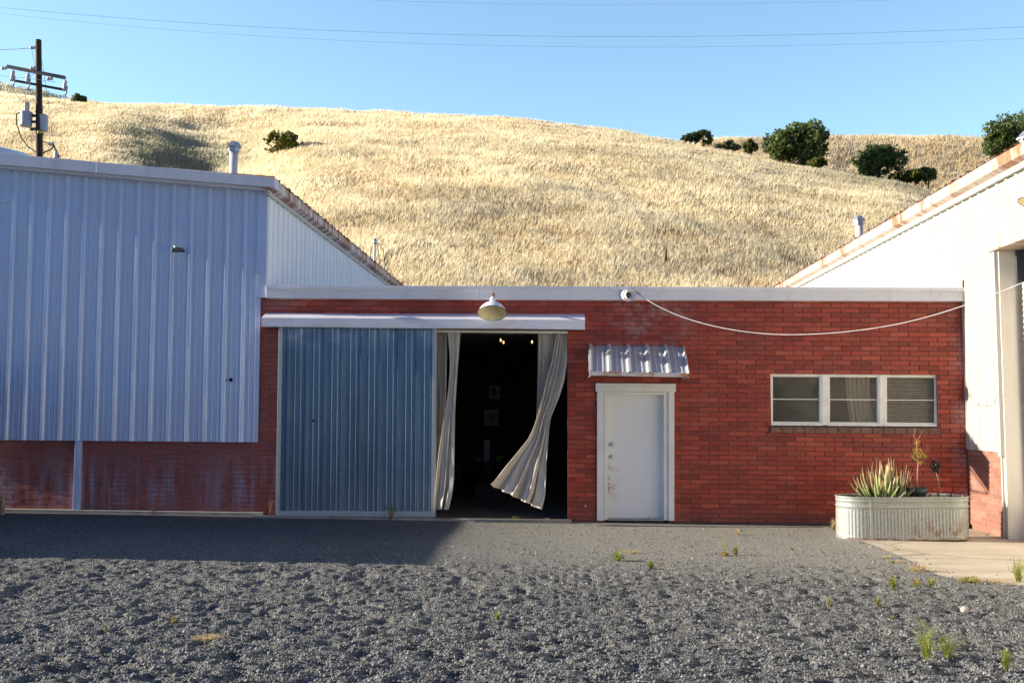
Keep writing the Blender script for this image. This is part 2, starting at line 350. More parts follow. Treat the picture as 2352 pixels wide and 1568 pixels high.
def npmesh(name, V, Fc, mat, cols=None, smooth=False, parent=None):
    me = bpy.data.meshes.new(name); k = Fc.shape[1]
    me.vertices.add(len(V)); me.vertices.foreach_set('co', V.astype(np.float32).ravel())
    me.loops.add(Fc.size); me.loops.foreach_set('vertex_index', Fc.astype(np.int32).ravel())
    me.polygons.add(len(Fc)); me.polygons.foreach_set('loop_start', np.arange(0, Fc.size, k, dtype=np.int32))
    try: me.polygons.foreach_set('loop_total', np.full(len(Fc), k, np.int32))
    except Exception: pass
    me.materials.append(MT[mat]); me.update(calc_edges=True)
    if smooth: me.polygons.foreach_set('use_smooth', np.ones(len(Fc), bool))
    if cols is not None:
        ca = me.color_attributes.new('Col', 'FLOAT_COLOR', 'POINT')
        c4 = np.concatenate([cols, np.ones((len(cols), 1))], 1).astype(np.float32); ca.data.foreach_set('color', c4.ravel())
    o = bpy.data.objects.new(name, me); COL.objects.link(o)
    if parent: put(o, parent)
    return o
def grid(name, X, Y, Z, mat, **kw):
    ny, nx = X.shape; V = np.stack([X, Y, Z], -1).reshape(-1, 3)
    i = np.arange(ny*nx).reshape(ny, nx); Fc = np.stack([i[:-1, :-1], i[:-1, 1:], i[1:, 1:], i[1:, :-1]], -1).reshape(-1, 4)
    return npmesh(name, V, Fc, mat, **kw)
def tag(o, label=None, cat=None, group=None, kind=None):
    if label: o['label'] = label
    if cat: o['category'] = cat
    if group: o['group'] = group
    if kind: o['kind'] = kind
    return o
def empty(name, loc, label, cat, group=None):
    o = bpy.data.objects.new(name, None); COL.objects.link(o); o.location = Vector([float(a) for a in loc]); o.empty_display_size = .2
    return tag(o, label, cat, group)

# ------------------------------------------------------------------ ground
APRON = [(1900, 1204), (1925, 1220), (1950, 1234), (1990, 1249), (2035, 1268), (2075, 1284), (2105, 1300), (2150, 1322), (2210, 1334), (2290, 1340), (2420, 1347)]
xs = np.concatenate([[-600, -300, -150, -80, -50, -35, -25, -18, -14, -11, -9.5], np.arange(-8.6, 8.0, .017), [9, 10, 12, 15, 20, 30, 50, 80, 150, 300, 600]])
yy = [-500, -200, -80, -30, -10, -3, 1, 3, 4.5, 5.4]; y = 5.6
while y < 16.35: yy.append(y); y += .012+(y-5.6)*.0022
yy += [16.6, 18, 22, 28, 36]
X, Y = np.meshgrid(xs, np.array(yy))
sm = sst(12.2, 10.5, Y+1.5*(fbm(X*.5, Y*.5, 3, 3)-.5))              # churned near, packed far
sm = np.maximum(sm, .0)
left = sst(-1.0, -2.5, X)*sst(11.4, 12.5, Y)
# footprints and scuffs
P = 0
for sc, am, s in ((3.6, .012, 1), (7.5, .016, 5), (14, .012, 9)):
    P = P+am*(np.abs(2*vn(X*sc*.8+.6*vn(X*3, Y*3, s+50), Y*sc*1.15, s)-1)-.5)
pit = sst(.62, .88, vn(X*5.6, Y*7.5, 77))*-.032-sst(.60, .86, vn(X*8.6+3, Y*11, 78))*.020
_tr = np.abs(((X+1.05*Y-2.2*np.sin(Y*.25))%3.4)-1.7); track = sst(.16, .05, np.abs(_tr-.75))*sst(.35, .6, vn(X*.35, Y*.35, 79))
pit = pit-.012*track
fine = .010*(fbm(X*18, Y*22, 3, 21)-.5)+.005*(vn(X*45, Y*45, 31)-.5)
inside = (np.abs(X) < 8.6) & (Y > 5.5) & (Y < 16.3)
mid_ = .020*(np.abs(2*vn(X*13+vn(X*6, Y*6, 91), Y*15, 92)-1)-.5)+sst(.62, .9, vn(X*9, Y*12, 93))*-.02
hz = (P*.85+pit*1.15+mid_*.85)*(.05+.95*sm)*(1-.6*track)+fine*(.40+1.0*sm)+.015*(fbm(X*.6, Y*.6, 2, 8)-.5)
hz = hz*sst(16.3, 15.8, Y)
_E = np.array([onG(*p)[:2] for p in APRON]); _E = _E[np.argsort(_E[:, 1])]
apm = sst(.03, .15, X-np.interp(Y, _E[:, 1], _E[:, 0]))*sst(-.02, .15, Y-np.interp(X, [4.4, 5.3], [10.75, 10.35]))                           # apron side
_ed = np.minimum(np.abs(X-np.interp(Y, _E[:, 1], _E[:, 0]))+np.where(Y < 10.6, 9, 0), np.abs(Y-np.interp(X, [4.4, 5.3], [10.75, 10.35]))+np.where(X < 4.1, 9, 0))
_ng = sst(.45, .05, _ed); hz = hz*(1-.8*_ng)+.010*sst(.25, .0, _ed)
hz = hz*(1-apm)-.05*apm
Z = gz(X)+np.where(inside, hz, 0)-np.where(np.abs(X) > 30, .02, 0)
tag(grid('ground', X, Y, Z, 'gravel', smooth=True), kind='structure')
def gzh(x, y):   # height of churned ground, approximated by plane
    return float(gz(x))
# concrete apron at the roller door
edge = APRON
_old = [(1900, 1204), (1925, 1220), (1950, 1234), (1990, 1249), (2035, 1268), (2075, 1284), (2105, 1300), (2150, 1322), (2210, 1334), (2290, 1340), (2420, 1347)]
ep = [onG(*p) for p in edge]; dens = []
for a, b in zip(ep[:-1], ep[1:]):
    for t in np.linspace(0, 1, 9)[:-1]: q = a+(b-a)*t; dens.append(q+np.array([random.uniform(-.02, .02), random.uniform(-.025, .025), 0]))
dens.append(ep[-1])
m = MB(); far = [(q[0]+.0, 16.28) if q[1] > 16.2 else None for q in dens]
tops = [(q[0], q[1], gz(q[0])+.003) for q in dens]; loop = tops+[(14, 10.2, gz(14)+.003), (14, 16.29, gz(14)+.003), (tops[0][0], 16.29, gz(tops[0][0])+.003)]
ids = m.ring(loop); m.face(*ids); lo = m.ring([(a, b, c-.12) for a, b, c in loop]); m.bridge(ids, lo)
tag(m.build('concrete_apron', 'apron'), kind='structure')

# ------------------------------------------------------------------ hills
def table(pts):   # (px,py,depth) -> arrays of q=X/Y, tan, Y
    q = []; t = []; d = []
    for px, py, D in pts:
        r = ray(px, py); q.append(r[0]/r[1]); t.append(r[2]/r[1]); d.append(D)
    return np.array(q), np.array(t), np.array(d, float)
T1 = table([(-900, 190, 135), (-300, 200, 132), (0, 217, 130), (160, 237, 128), (400, 246, 126), (560, 250, 125), (900, 261, 124), (1150, 275, 122), (1300, 290, 120), (1400, 302, 118), (1560, 331, 114), (1700, 358, 110), (1800, 381, 107), (1900, 402, 104), (2050, 422, 98), (2150, 454, 92), (2300, 500, 84), (2500, 560, 76), (3200, 600, 70)])
T2 = table([(1000, 420, 170), (1300, 360, 175), (1500, 335, 175), (1640, 328, 172), (1700, 324, 168), (1900, 320, 165), (2050, 320, 165), (2260, 323, 160), (2352, 320, 158), (2700, 305, 155), (3300, 300, 150)])
T3 = table([(-1500, 60, 240), (-400, 130, 230), (0, 190, 225), (50, 199, 222), (160, 225, 220), (300, 250, 215), (600, 300, 210), (1000, 330, 200)])
Y0, Z0 = 33.0, 3.2
def pxq(q): return 1280+q*F_PX
def hill(X, Y):
    q = X/Y; tc = np.interp(q, T1[0], T1[1]); yc = np.interp(q, T1[0], T1[2]); zc = CAM[2]+tc*yc
    t = (Y-Y0)/(yc-Y0); g = np.where(t < 1, t*(1.12-.12*t), 1-.35*(t-1)-.9*(t-1)**2)
    z = Z0+(zc-Z0)*g
    p = pxq(q); tm = sst(.12, .35, t)*sst(.99, .72, t)
    gul = sst(190, 490, p)*sst(720, 470, p)
    z = z-gul*tm*2.3
    und = (fbm(X*.045+9+.02*Y, Y*.04, 3, 41)-.5)*1.0*sst(0, .2, t)*sst(1.0, .8, t)+(fbm(X*.2+.1*Y, Y*.15, 2, 44)-.5)*.5*sst(1.15, .95, t)
    return z+und*.9
qs = np.linspace(-.85, .85, 420); ds = np.linspace(Y0, 165, 260)
Q, D = np.meshgrid(qs, ds)
HZ = hill(Q*D, D); HZ = np.maximum(HZ, -30)
tag(grid('hill', Q*D, D, HZ, 'hill_soil', smooth=True), kind='structure')
def hill2(X, Y):
    q = X/Y; tc = np.interp(q, T2[0], T2[1]); yc = np.interp(q, T2[0], T2[2]); zc = CAM[2]+tc*yc
    t = (Y-100)/(yc-100); g = np.where(t < 1, .25*t+.75*sst(.2, 1.0, t), 1-.2*(t-1)); z0 = 10
    return z0+(zc-z0)*g+(fbm(X*.12, Y*.15, 3, 61)-.5)*1.2*sst(1, .8, t)
Q, D = np.meshgrid(np.linspace(-.1, .85, 220), np.linspace(108, 230, 120))
tag(grid('hill', Q*D, D, hill2(Q*D, D), 'hill_soil', smooth=True), kind='structure')
def hill3(X, Y):
    q = X/Y; tc = np.interp(q, T3[0], T3[1]); yc = np.interp(q, T3[0], T3[2]); zc = CAM[2]+tc*yc
    t = (Y-150)/(yc-150); g = np.where(t < 1, t, 1-.3*(t-1)); return 22+(zc-22)*g
Q, D = np.meshgrid(np.linspace(-.95, -.1, 160), np.linspace(150, 300, 60))
tag(grid('hill', Q*D, D, hill3(Q*D, D), 'hill_soil', smooth=True), kind='structure')
# dry grass
def blades(name, hf, n, q0, q1, d0, d1, label, tall=1.0, tint=None, crest=None):
    q = rng.uniform(q0, q1, n); dd = d0*np.exp(rng.uniform(0, 1, n)*math.log(d1/d0))
    if crest is not None:
        yc = np.interp(q, crest[0], crest[2]); dd = np.minimum(dd, yc+4*rng.uniform(0, 1, n))
    Xb = q*dd; Yb = dd; Zb = hf(Xb, Yb)-.03
    clump = fbm(Xb*.30+.12*Yb, Yb*.20, 3, 5); c2 = fbm(Xb*1.0+.4*Yb, Yb*.75, 2, 15)
    c3 = fbm(Xb*.08+.03*Yb, Yb*.05, 3, 25)
    H = (.30+.45*clump+.2*c2)*tall*rng.uniform(.55, 1.15, n)*.85
    wd = dd*.00029*rng.uniform(.6, 1.5, n)
    wa = (fbm(Xb*.12, Yb*.2, 2, 35)-.5)*5+rng.normal(0, .8, n)
    lean = rng.uniform(.05, .34, n)*H
    lx = np.cos(wa)*lean+.10*H; ly = np.sin(wa)*lean*.8
    fa = np.where(rng.uniform(0, 1, n) < .8, rng.normal(-1.0, .3, n), rng.uniform(-1.5, 1.5, n)); wx = np.cos(fa)*wd; wy = np.sin(fa)*wd
    mx = Xb+lx*.3; my = Yb+ly*.3; mz = Zb+H*.6
    V = np.stack([np.stack([Xb-wx, Yb-wy, Zb], -1), np.stack([Xb+wx, Yb+wy, Zb], -1),
                  np.stack([mx+wx*.9, my+wy*.9, mz], -1), np.stack([Xb+lx, Yb+ly, Zb+H], -1)], 1)
    i = np.arange(n)*4
    Fc = np.stack([i, i+1, i+2, i+3], -1)
    a = np.array([.86, .76, .54]); b = np.array([.70, .56, .35]); e = np.array([.90, .82, .61])
    f = np.clip((c2*.75+c3*.55+rng.normal(0, .12, n)-.36)*1.9, 0, 1)[:, None]
    col = b*(1-f)+a*f; g = np.clip((clump-.5)*3, 0, 1)[:, None]; col = col*(1-g*.6)+e*g*.6
    if tint is not None: tm, tc = tint(Xb, Yb, n); col = col*(1-tm[:, None])+tc*tm[:, None]
    V = V.reshape(-1, 3); cols = np.repeat(col, 4, 0)
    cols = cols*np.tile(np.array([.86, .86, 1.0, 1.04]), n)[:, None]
    o = npmesh(name, V, Fc, 'grass_blade', cols); tag(o, label, 'grass', kind='stuff')
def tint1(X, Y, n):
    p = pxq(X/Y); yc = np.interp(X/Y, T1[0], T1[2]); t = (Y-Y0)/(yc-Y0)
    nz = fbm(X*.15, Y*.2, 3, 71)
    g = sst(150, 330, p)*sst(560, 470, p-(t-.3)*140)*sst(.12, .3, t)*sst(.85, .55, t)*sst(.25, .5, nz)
    r = sst(1750, 2000, p)*sst(.70, .9, t)*.7  # dimness of the right flank put into the grass as a greyer tint
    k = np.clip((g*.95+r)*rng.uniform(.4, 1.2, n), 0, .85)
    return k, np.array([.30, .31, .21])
def tint3(X, Y, n): return np.full(n, .5)*rng.uniform(.4, 1.2, n), np.array([.38, .42, .30])
def tint2(X, Y, n):
    k = np.clip((fbm(X*.1, Y*.1, 3, 91)-.3)*1.6, 0, .8); return k, np.array([.42, .30, .16])
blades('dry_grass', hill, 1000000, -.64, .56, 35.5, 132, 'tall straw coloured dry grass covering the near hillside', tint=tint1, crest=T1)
blades('dry_grass', hill2, 70000, .14, .56, 120, 178, 'browner dry grass on the steep bank behind the oaks', 1.6, tint2, T2)
blades('dry_grass', hill3, 40000, -.62, -.40, 165, 228, 'grey green grass on the far ridge behind the utility pole', 1.1, tint3, T3)

# ------------------------------------------------------------------ sheet panels
def rib_profile(L, off=.0, minor=True, h=.032):
    pts = []; s = -off
    while s < L+.31:
        seq = [(0-.040, 0), (-.017, h), (.017, h), (.040, 0)]
        if minor: seq += [(.090, 0), (.100, .006), (.112, .006), (.122, 0), (.184, 0), (.194, .006), (.206, .006), (.216, 0)]
        pts += [(s+a, b) for a, b in seq]; s += .3048
    pts = [(a, b) for a, b in pts if 0 < a < L]; return [(0.0, 0.0)]+pts+[(L, 0.0)]
def ribbed(mb, O, ax, nrm, L, bot, top, off=0., h=.032, th=.004, minor=True):
    """ribbed sheet: O origin (z ignored), ax horizontal unit vector, nrm outward; bot/top functions of s"""
    O = np.array(O, float); ax = np.array(ax, float); nrm = np.array(nrm, float); pr = rib_profile(L, off, minor, h); prev = None
    for s, d in pr:
        p = O+ax*s+nrm*d; zs = [bot(s), top(s)]
        cur = [mb.vert((p[0], p[1], zs[0])), mb.vert((p[0], p[1], zs[1]))]
        if prev: mb.face(prev[0], cur[0], cur[1], prev[1])
        prev = cur

# ------------------------------------------------------------------ brick laying
BL, BH = .3065, .0772
def lay_bricks(mb, a0, a1, z0, z1, pos, holes=(), seed=1, joint=.0095, prot=.013, off=0., tones=None):
    rn = random.Random(seed); row = 0; z = z0
    while z < z1-.02:
        zt = min(z+BH-joint, z1); mid = (z+zt)/2
        segs = [(a0, a1)]
        for h in holes:
            if h[2] < mid < h[3]:
                ns = []
                for s in segs:
                    if h[1] <= s[0] or h[0] >= s[1]: ns.append(s); continue
                    if h[0] > s[0]: ns.append((s[0], h[0]))
                    if h[1] < s[1]: ns.append((h[1], s[1]))
                segs = ns
        for s0, s1 in segs:
            n0 = math.floor((s0-off-(row % 2)*BL/2)/BL)
            a = off+(row % 2)*BL/2+n0*BL
            while a < s1:
                b0 = max(a, s0); b1 = min(a+BL-joint, s1)
                if b1-b0 > .02:
                    t = rn.random()
                    base = (.39, .054, .030) if t < .55 else ((.31, .042, .027) if t < .82 else (.44, .078, .044))
                    if tones: base = tones(rn, base)
                    v = rn.uniform(.82, 1.16); mb.cur = tuple(c*v for c in base)
                    p_ = prot+rn.uniform(-.0015, .0015); ch = .0035
                    B = [pos(b0, 0, z), pos(b1, 0, z), pos(b1, 0, zt), pos(b0, 0, zt)]
                    Cq = [pos(b0, p_-ch*.7, z), pos(b1, p_-ch*.7, z), pos(b1, p_-ch*.7, zt), pos(b0, p_-ch*.7, zt)]
                    T = [pos(b0+ch, p_, z+ch), pos(b1-ch, p_, z+ch), pos(b1-ch, p_, zt-ch), pos(b0+ch, p_, zt-ch)]
                    i = [mb.ring(B), mb.ring(Cq), mb.ring(T)]
                    mb.bridge(i[0], i[1]); mb.bridge(i[1], i[2]); mb.face(*i[2])
                a += BL
        z += BH; row += 1
def zs_(px, py, Y=WY):      # sheared height on the wall
    p = atY(px, py, Y); return p[0], p[2]-SL*p[0]

# ================================================================== CENTRE BUILDING
cb = empty('brick_workshop', (1.0, WY, -.05), 'low red brick workshop with flat roof between the two metal sheds', 'building')
XL = float(atY(612, 560, 16.2)[0]); XR = float(atY(2213, 672, 16.2)[0]); print('XL', XL, XR)
o_l, o_t = zs_(1000, 759); o_r, _ = zs_(1303, 900); _, o_b = zs_(1200, 1188)
o_l = atY(985, 900, WY)[0]
d_l, d_t = zs_(1388, 899); d_r, _ = zs_(1535, 1000); d_b = -.2
w_l, w_t = zs_(1769, 856); w_r, w_b = zs_(2154, 978)
top_s = zs_(1300, 672)[1]
holes = [(o_l, o_r, -1, o_t), (d_l, d_r, -1, d_t), (w_l, w_r, w_b-.09, w_t)]
mb = MB(); mb.cur = (1, 1, 1)
wallpos = lambda a, d, z: (a, WY-d, z+SL*a)
base_s = zs_(1200, 1197)[1]-.06
# top of courses aligned under the fascia
nrow = int((top_s-base_s)/BH)+1; zb = zs_(1700, 858)[1]; zb -= math.ceil((zb-base_s)/BH)*BH
lay_bricks(mb, -11.5, XR+.0, zb, top_s, wallpos, holes+[(-13, -5.15, zs_(300, 1000)[1], 9)], 3)
mb.build('wall', 'brick', cb)
# mortar body with real thickness
m = MB(); m.cur = None
def wb(a, b, z0, z1): m.box(a, b, WY, WY+.25, z0, z1, SL)
zt_ = top_s+.02; zb_ = base_s-.5
wb(-11.5, o_l, zb_, zt_); wb(o_l, o_r, o_t, zt_); wb(o_r, d_l, zb_, zt_); wb(d_l, d_r, d_t, zt_); wb(d_r, w_l, zb_, zt_)
wb(w_l, w_r, zb_, w_b-.09); wb(w_l, w_r, w_t, zt_); wb(w_r, XR+.1, zb_, zt_)
m.build('mortar_joints', 'mortar', cb)
# fascia with drip lip
def fpt(px, py, Y): return atY(px, py, Y)
m = MB(); m.cur = None
def strip(m, pl, pr, Y0, Y1):  # pl: list of (px,py) left, right pairs top & bottom
    (x0, t0, b0), (x1, t1, b1) = pl, pr
    m.quadbox([(x0, t0), (x1, t1), (x1, b1), (x0, b0)], Y0, Y1)
m.quadbox([(611, 663.5), (1100, 665.5), (1100, 687.5), (611, 684)], 16.17, 16.31)
m.quadbox([(1100.6, 665.5), (2214, 669.5), (2214, 691.5), (1100.6, 687.5)], 16.172, 16.31)
m.build('fascia', 'fascia_paint', cb, bevel=.004)
m = MB(); m.cur = None
m.quadbox([(611, 655), (1400, 658), (1400, 666.5), (611, 663.5)], 16.13, 16.34)
m.quadbox([(1400.5, 658), (2215, 660.5), (2215, 669.2), (1400.5, 666.5)], 16.132, 16.34)
m.build('drip_edge', 'fascia_paint', cb, bevel=.004)
rz = atY(1400, 660, 16.2)[2]
m = MB(); m.cur = None; m.box(XL, XR, 16.345, 31, rz-.35, rz-.03, SL); m.build('roof', 'roof_bounce_pale', cb)
# inside room
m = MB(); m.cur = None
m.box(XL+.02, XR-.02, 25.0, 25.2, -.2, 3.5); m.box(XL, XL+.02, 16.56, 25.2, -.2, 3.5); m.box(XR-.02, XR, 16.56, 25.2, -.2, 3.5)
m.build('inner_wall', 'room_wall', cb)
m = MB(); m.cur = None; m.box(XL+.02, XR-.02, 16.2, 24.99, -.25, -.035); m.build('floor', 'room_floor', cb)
# threshold and lintel trim
m = MB(); m.cur = None
a = onG(588, 1186); b = onG(1312, 1192)
m.box(a[0], b[0], 16.02, 16.19, -.12, .012, SL); m.build('threshold', 'concrete', cb, bevel=.01)
m = MB(); m.cur = None; m.quadbox([(1003, 757.5), (1304, 760.5), (1304, 765.5), (1003, 763)], 16.27, 16.36); m.build('lintel', 'trim_white', cb)
# track cover
m = MB(); m.cur = None
def prof_strip(m, L, Rr, th=.004):
    """L,R: lists of world points (profile) -> sheet with thickness look"""
    a = m.ring(L); b = m.ring(Rr); m.bridge(a, b, False)
segs = [(600, 718.5, 729.5, 748.3, 960), (900, 720.5, 731.5, 751.8, 0), (1168, 721, 733.5, 753, 0), (1343.7, 721.3, 734.7, 755.1, 0)]
for i in range(3):
    s0, s1 = segs[i], segs[i+1]; dy = .002*i
    def P3(s, k):
        tx = s[0]+(9 if s[0] == 600 else 0)
        p0 = atY(tx, s[1], WY-.012); p1 = atY(s[0], s[2], 16.05-dy); p2 = atY(s[0], s[3], 16.05-dy); p1[0] = p2[0]; p0[0] = p2[0]
        p3 = p2.copy(); p3[1] += .03; return [p0, p1, p2, p3]
    A, B = P3(s0, 0), P3(s1, 1); prof_strip(m, A, B)
    inner = [[q+np.array([0, .012, -.012]) for q in A], [q+np.array([0, .012, -.012]) for q in B]]; prof_strip(m, inner[1], inner[0])
    for E in (A, B):
        q = [E[0], E[1], E[2], np.array([E[2][0], WY-.012, E[2][2]])]; m.poly(*q)
m.build('track_cover', 'track_paint', cb)
# sliding door
sd_ = MB(); sd_.cur = None
tl = atY(646, 750, 16.16); tr = atY(1001, 753, 16.16); bl = atY(637, 1179, 16.16); br = atY(998, 1181, 16.16)
L = br[0]-bl[0]
ribbed(sd_, (bl[0], 16.17, 0), (1, 0, 0), (0, -1, 0), L, lambda s: bl[2]+(br[2]-bl[2])*s/L, lambda s: tl[2]+(tr[2]-tl[2])*s/L, off=-.14)
m = sd_; m.m = 1
for zz in (.55, 1.28, 2.0, 2.75):
    s = .06
    while s < L: m.lathe([(.007, 0), (.005, .004), (0, .005)], (bl[0]+s, 16.168, zz), 6, (0, -1, 0)); s += .1016
for s in np.arange(.1, 3.0, .16):
    m.lathe([(.008, 0), (.006, .004), (0, .005)], (bl[0]+.012, 16.125, s), 6, (0, -1, 0)); m.lathe([(.008, 0), (.006, .004), (0, .005)], (br[0]-.012, 16.125, s), 6, (0, -1, 0))
door = sd_.build('sliding_door', ['galvanised_blue', 'galvanised'], cb)
for xa_, xb_, z_ in ((bl[0]-.02, bl[0]+.045, tl[2]), (br[0]-.045, br[0]+.02, tr[2])):
    m = MB(); m.cur = None; m.box(xa_, xb_, 16.125, 16.19, bl[2]-.02, z_); m.build('edge_trim', 'galvanised', door, bevel=.003)
m = MB(); m.cur = None; m.quadbox([(637, 1173), (1000, 1175), (1000, 1187), (637, 1184)], 16.12, 16.19); m.build('bottom_rail', 'galvanised', door, bevel=.003)
m = MB(); m.cur = None; p = atY(719, 966, 16.165); m.lathe([(.022, 0), (.018, .012), (.0, .012)], p, 10, (0, -1, 0)); m.build('pull_hole', 'hole_black', door)
# pedestrian door
def qb(name, mat, rects, Y0, Y1, parent, bevel=.003):
    m = MB(); m.cur = None
    for i, r in enumerate(rects): m.quadbox([(r[0], r[1]), (r[2], r[1]+(r[2]-r[0])*.0075), (r[2]+(r[4] if len(r) > 4 else 0), r[3]+(r[2]-r[0])*.0075), (r[0]+(r[4] if len(r) > 4 else 0), r[3])], Y0, Y1)
    return m.build(name, mat, parent, bevel=bevel)
p0 = atY(1397.5, 1191, 16.36)
m = MB(); m.cur = None; m.quadbox([(1395, 905), (1525, 906), (1525.5, 1192), (1395.5, 1191)], 16.405, 16.44)
dr = m.build('door', 'door_white', cb, loc=tuple(p0))
for py in (1020, 1048.5):
    m = MB(); m.cur = None; p = atY(1404.5, py, 16.405)
    m.lathe([(.033, 0), (.033, .008), (.014, .012), (.013, .035), (.026, .042), (.028, .06), (.018, .07), (0, .071)], p, 20, (0, -1, 0)); m.build('door_knob' if py > 1030 else 'deadbolt', 'steel', dr, smooth=True)
fr = qb('door_casing', 'trim_white', [(1371.5, 899, 1387, 1195), (1535.5, 899, 1548.8, 1195.5)], 16.235, 16.31, cb)
qb('door_header', 'trim_white', [(1368.3, 879.6, 1552.4, 898.6)], 16.225, 16.31, cb)
qb('door_frame', 'trim_white', [(1387.8, 899, 1395.5, 1193.5), (1525, 900, 1534.7, 1194.5), (1396, 899.3, 1524.7, 905.6)], 16.262, 16.46, cb)
m = MB(); m.cur = None; m.quadbox([(1397, 1191), (1524, 1192), (1524, 1196), (1397, 1195)], 16.25, 16.38); m.build('door_sill', 'concrete', cb)
# awning
aw = MB(); aw.cur = None
AY = 15.42
a0 = atY(1353, 795, WY-.015); a1 = atY(1573, 797.5, WY-.015); b0 = atY(1352, 857, AY); b1 = atY(1586, 861.5, AY)
Lw = a1[0]-a0[0]; pr = [(a, d*1.5) for a, d in rib_profile(Lw, -.02)]; prev = None
nv = np.array([0, -.5, .87])
for s, d in pr:
    t = s/Lw; A = a0*(1-t)+a1*t+nv*d; B = b0*(1-t)+b1*t+nv*d
    cur = aw.ring([A, B]); 
    if prev: aw.face(prev[0], prev[1], cur[1], cur[0])
    prev = cur
aw.m = 1
for q_ in np.arange(.18, Lw, .305):
    t = q_/Lw; aw.lathe([(.009, -.002), (.007, .005), (0, .006)], (a0*(1-t)+a1*t)*.6+(b0*(1-t)+b1*t)*.4, 6, nv)
awo = aw.build('door_awning', ['awning_sheet', 'dark_metal'], cb)
so2 = awo.modifiers.new('s', 'SOLIDIFY'); so2.thickness = .003; so2.offset = -1
m = MB(); m.cur = None; m.quadbox([(1354.5, 852.5), (1582.5, 856.4), (1582.5, 866), (1354.5, 862)], AY-.008, AY+.012); m.build('awning_trim', 'trim_rust', awo, bevel=.002)
for a_, b_ in ((a0, b0), (a1, b1)):
    m = MB(); m.cur = None
    x = b_[0]-.03 if a_ is a1 else b_[0]+.03
    m.tube([(x, WY-.01, b_[2]-.03), (x, AY+.03, b_[2]-.03)], .014, 6); m.tube([(x, WY-.01, a_[2]-.05), (x, AY+.03, b_[2]-.035)], .014, 6); m.build('awning_bracket', 'galvanised', awo)
# windows
WP = [(1769.5, 1888, 1775.2, 1880.5), (1900.8, 2020.4, 1906.2, 2013.5), (2031.5, 2153, 2037.3, 2146)]
for i, (x0, x1, p0x, p1x) in enumerate(WP):
    f_ = (x0-1769)*.0062; t0, b0_ = 855.3+f_, 976.5+f_*1.3; gt, gb = 864.8+f_, 967.8+f_*1.3; md = 916.5+f_*1.2
    m = MB(); m.cur = None
    m.quadbox([(x0, t0), (x1, t0+.7), (x1, gt-2.2), (x0, gt-3)], 16.318, 16.40); m.quadbox([(x0, gb+4), (x1, gb+4.8), (x1, b0_+.9), (x0, b0_)], 16.300, 16.40)
    m.quadbox([(x0, gt-2.8), (p0x-2, gt-2.8), (p0x-2, gb+3.9), (x0, gb+3.9)], 16.322, 16.40); m.quadbox([(p1x+3.2, gt-2.2), (x1, gt-2.2), (x1, gb+4.6), (p1x+3.2, gb+4.6)], 16.322, 16.40)
    wn = m.build('window', 'window_white', cb, bevel=.003); wn['label'] = ['left window, dusty wired glass over a dark room', 'middle window with a lace curtain behind the glass', 'right window with horizontal blinds behind the glass'][i]
    m = MB(); m.cur = None   # inner sash
    m.quadbox([(p0x-2, gt-2.8), (p1x+3, gt-2.2), (p1x+3, gt+.8), (p0x-2, gt)], 16.34, 16.385); m.quadbox([(p0x-2, gb), (p1x+3, gb+.8), (p1x+3, gb+4.4), (p0x-2, gb+3.8)], 16.34, 16.385)
    m.quadbox([(p0x-2, gt+.2), (p0x, gt+.2), (p0x, gb), (p0x-2, gb)], 16.342, 16.385); m.quadbox([(p1x+.6, gt+.9), (p1x+3, gt+.9), (p1x+3, gb+.7), (p1x+.6, gb+.7)], 16.342, 16.385)
    m.build('sash', 'window_white', wn, bevel=.002)
    m = MB(); m.cur = None; m.quadbox([(p0x, md-1.2), (p1x+.5, md-.5), (p1x+.5, md+1.3), (p0x, md+.6)], 16.350, 16.378); m.build('glazing_bar', 'window_white', wn)
    m = MB(); m.cur = None; m.quadbox([(p0x-1, gt-1), (p1x+1.5, gt-.5), (p1x+1.5, gb+1), (p0x-1, gb+1)], 16.366, 16.370); m.build('pane', 'dusty_glass', wn)
    if i == 1:
        m = MB(); m.cur = None; A = []; nn = 60
        for r_, (lx, rx_, py) in enumerate([(1942, 1998, 862), (1944, 1999, 915), (1950, 2003, 950), (1954, 2010, 975)]):
            row = []
            for j in range(nn): t = j/(nn-1); p = atY(lx+(rx_-lx)*t, py, 16.50); row.append((p[0], 16.50+.012*math.sin(t*34+r_*.3), p[2]))
            A.append(m.ring(row))
        for a, b in zip(A[:-1], A[1:]): m.bridge(a, b, False)
        m.build('lace_curtain', 'lace', wn, smooth=True)
    if i == 2:
        m = MB(); m.cur = None
        for kk in range(19):
            py = 863+kk*6.0; pA = atY(2030, py+1.2, 16.46); pB = atY(2152, py, 16.46)
            m.hexa([(pA[0], 16.44, pA[2]-.022), (pB[0], 16.44, pB[2]-.022), (pB[0], 16.475, pB[2]+.008), (pA[0], 16.475, pA[2]+.008), (pA[0], 16.44, pA[2]-.020), (pB[0], 16.44, pB[2]-.020), (pB[0], 16.475, pB[2]+.010), (pA[0], 16.475, pA[2]+.010)])
        m.build('blinds', 'blind', wn)
m = MB(); m.cur = None
m.quadbox([(1888.3, 855.9), (1900.5, 856.2), (1900.5, 976.8), (1888.3, 976.5)], 16.312, 16.40); m.build('window_mullion', 'window_white', cb, bevel=.003)
m = MB(); m.cur = None; m.quadbox([(2020.7, 856.8), (2031.2, 857), (2031.2, 978.5), (2020.7, 978.3)], 16.312, 16.40)
m.build('window_mullion', 'window_white', cb, bevel=.003)
m = MB(); m.cur = None
xa = atY(1771, 985, 16.22)[0]; xb = atY(2161, 985, 16.22)[0]; zz0 = zs_(1771, 993.5, 16.22)[1]; zz1 = zs_(1771, 979.3, 16.22)[1]; n = 15
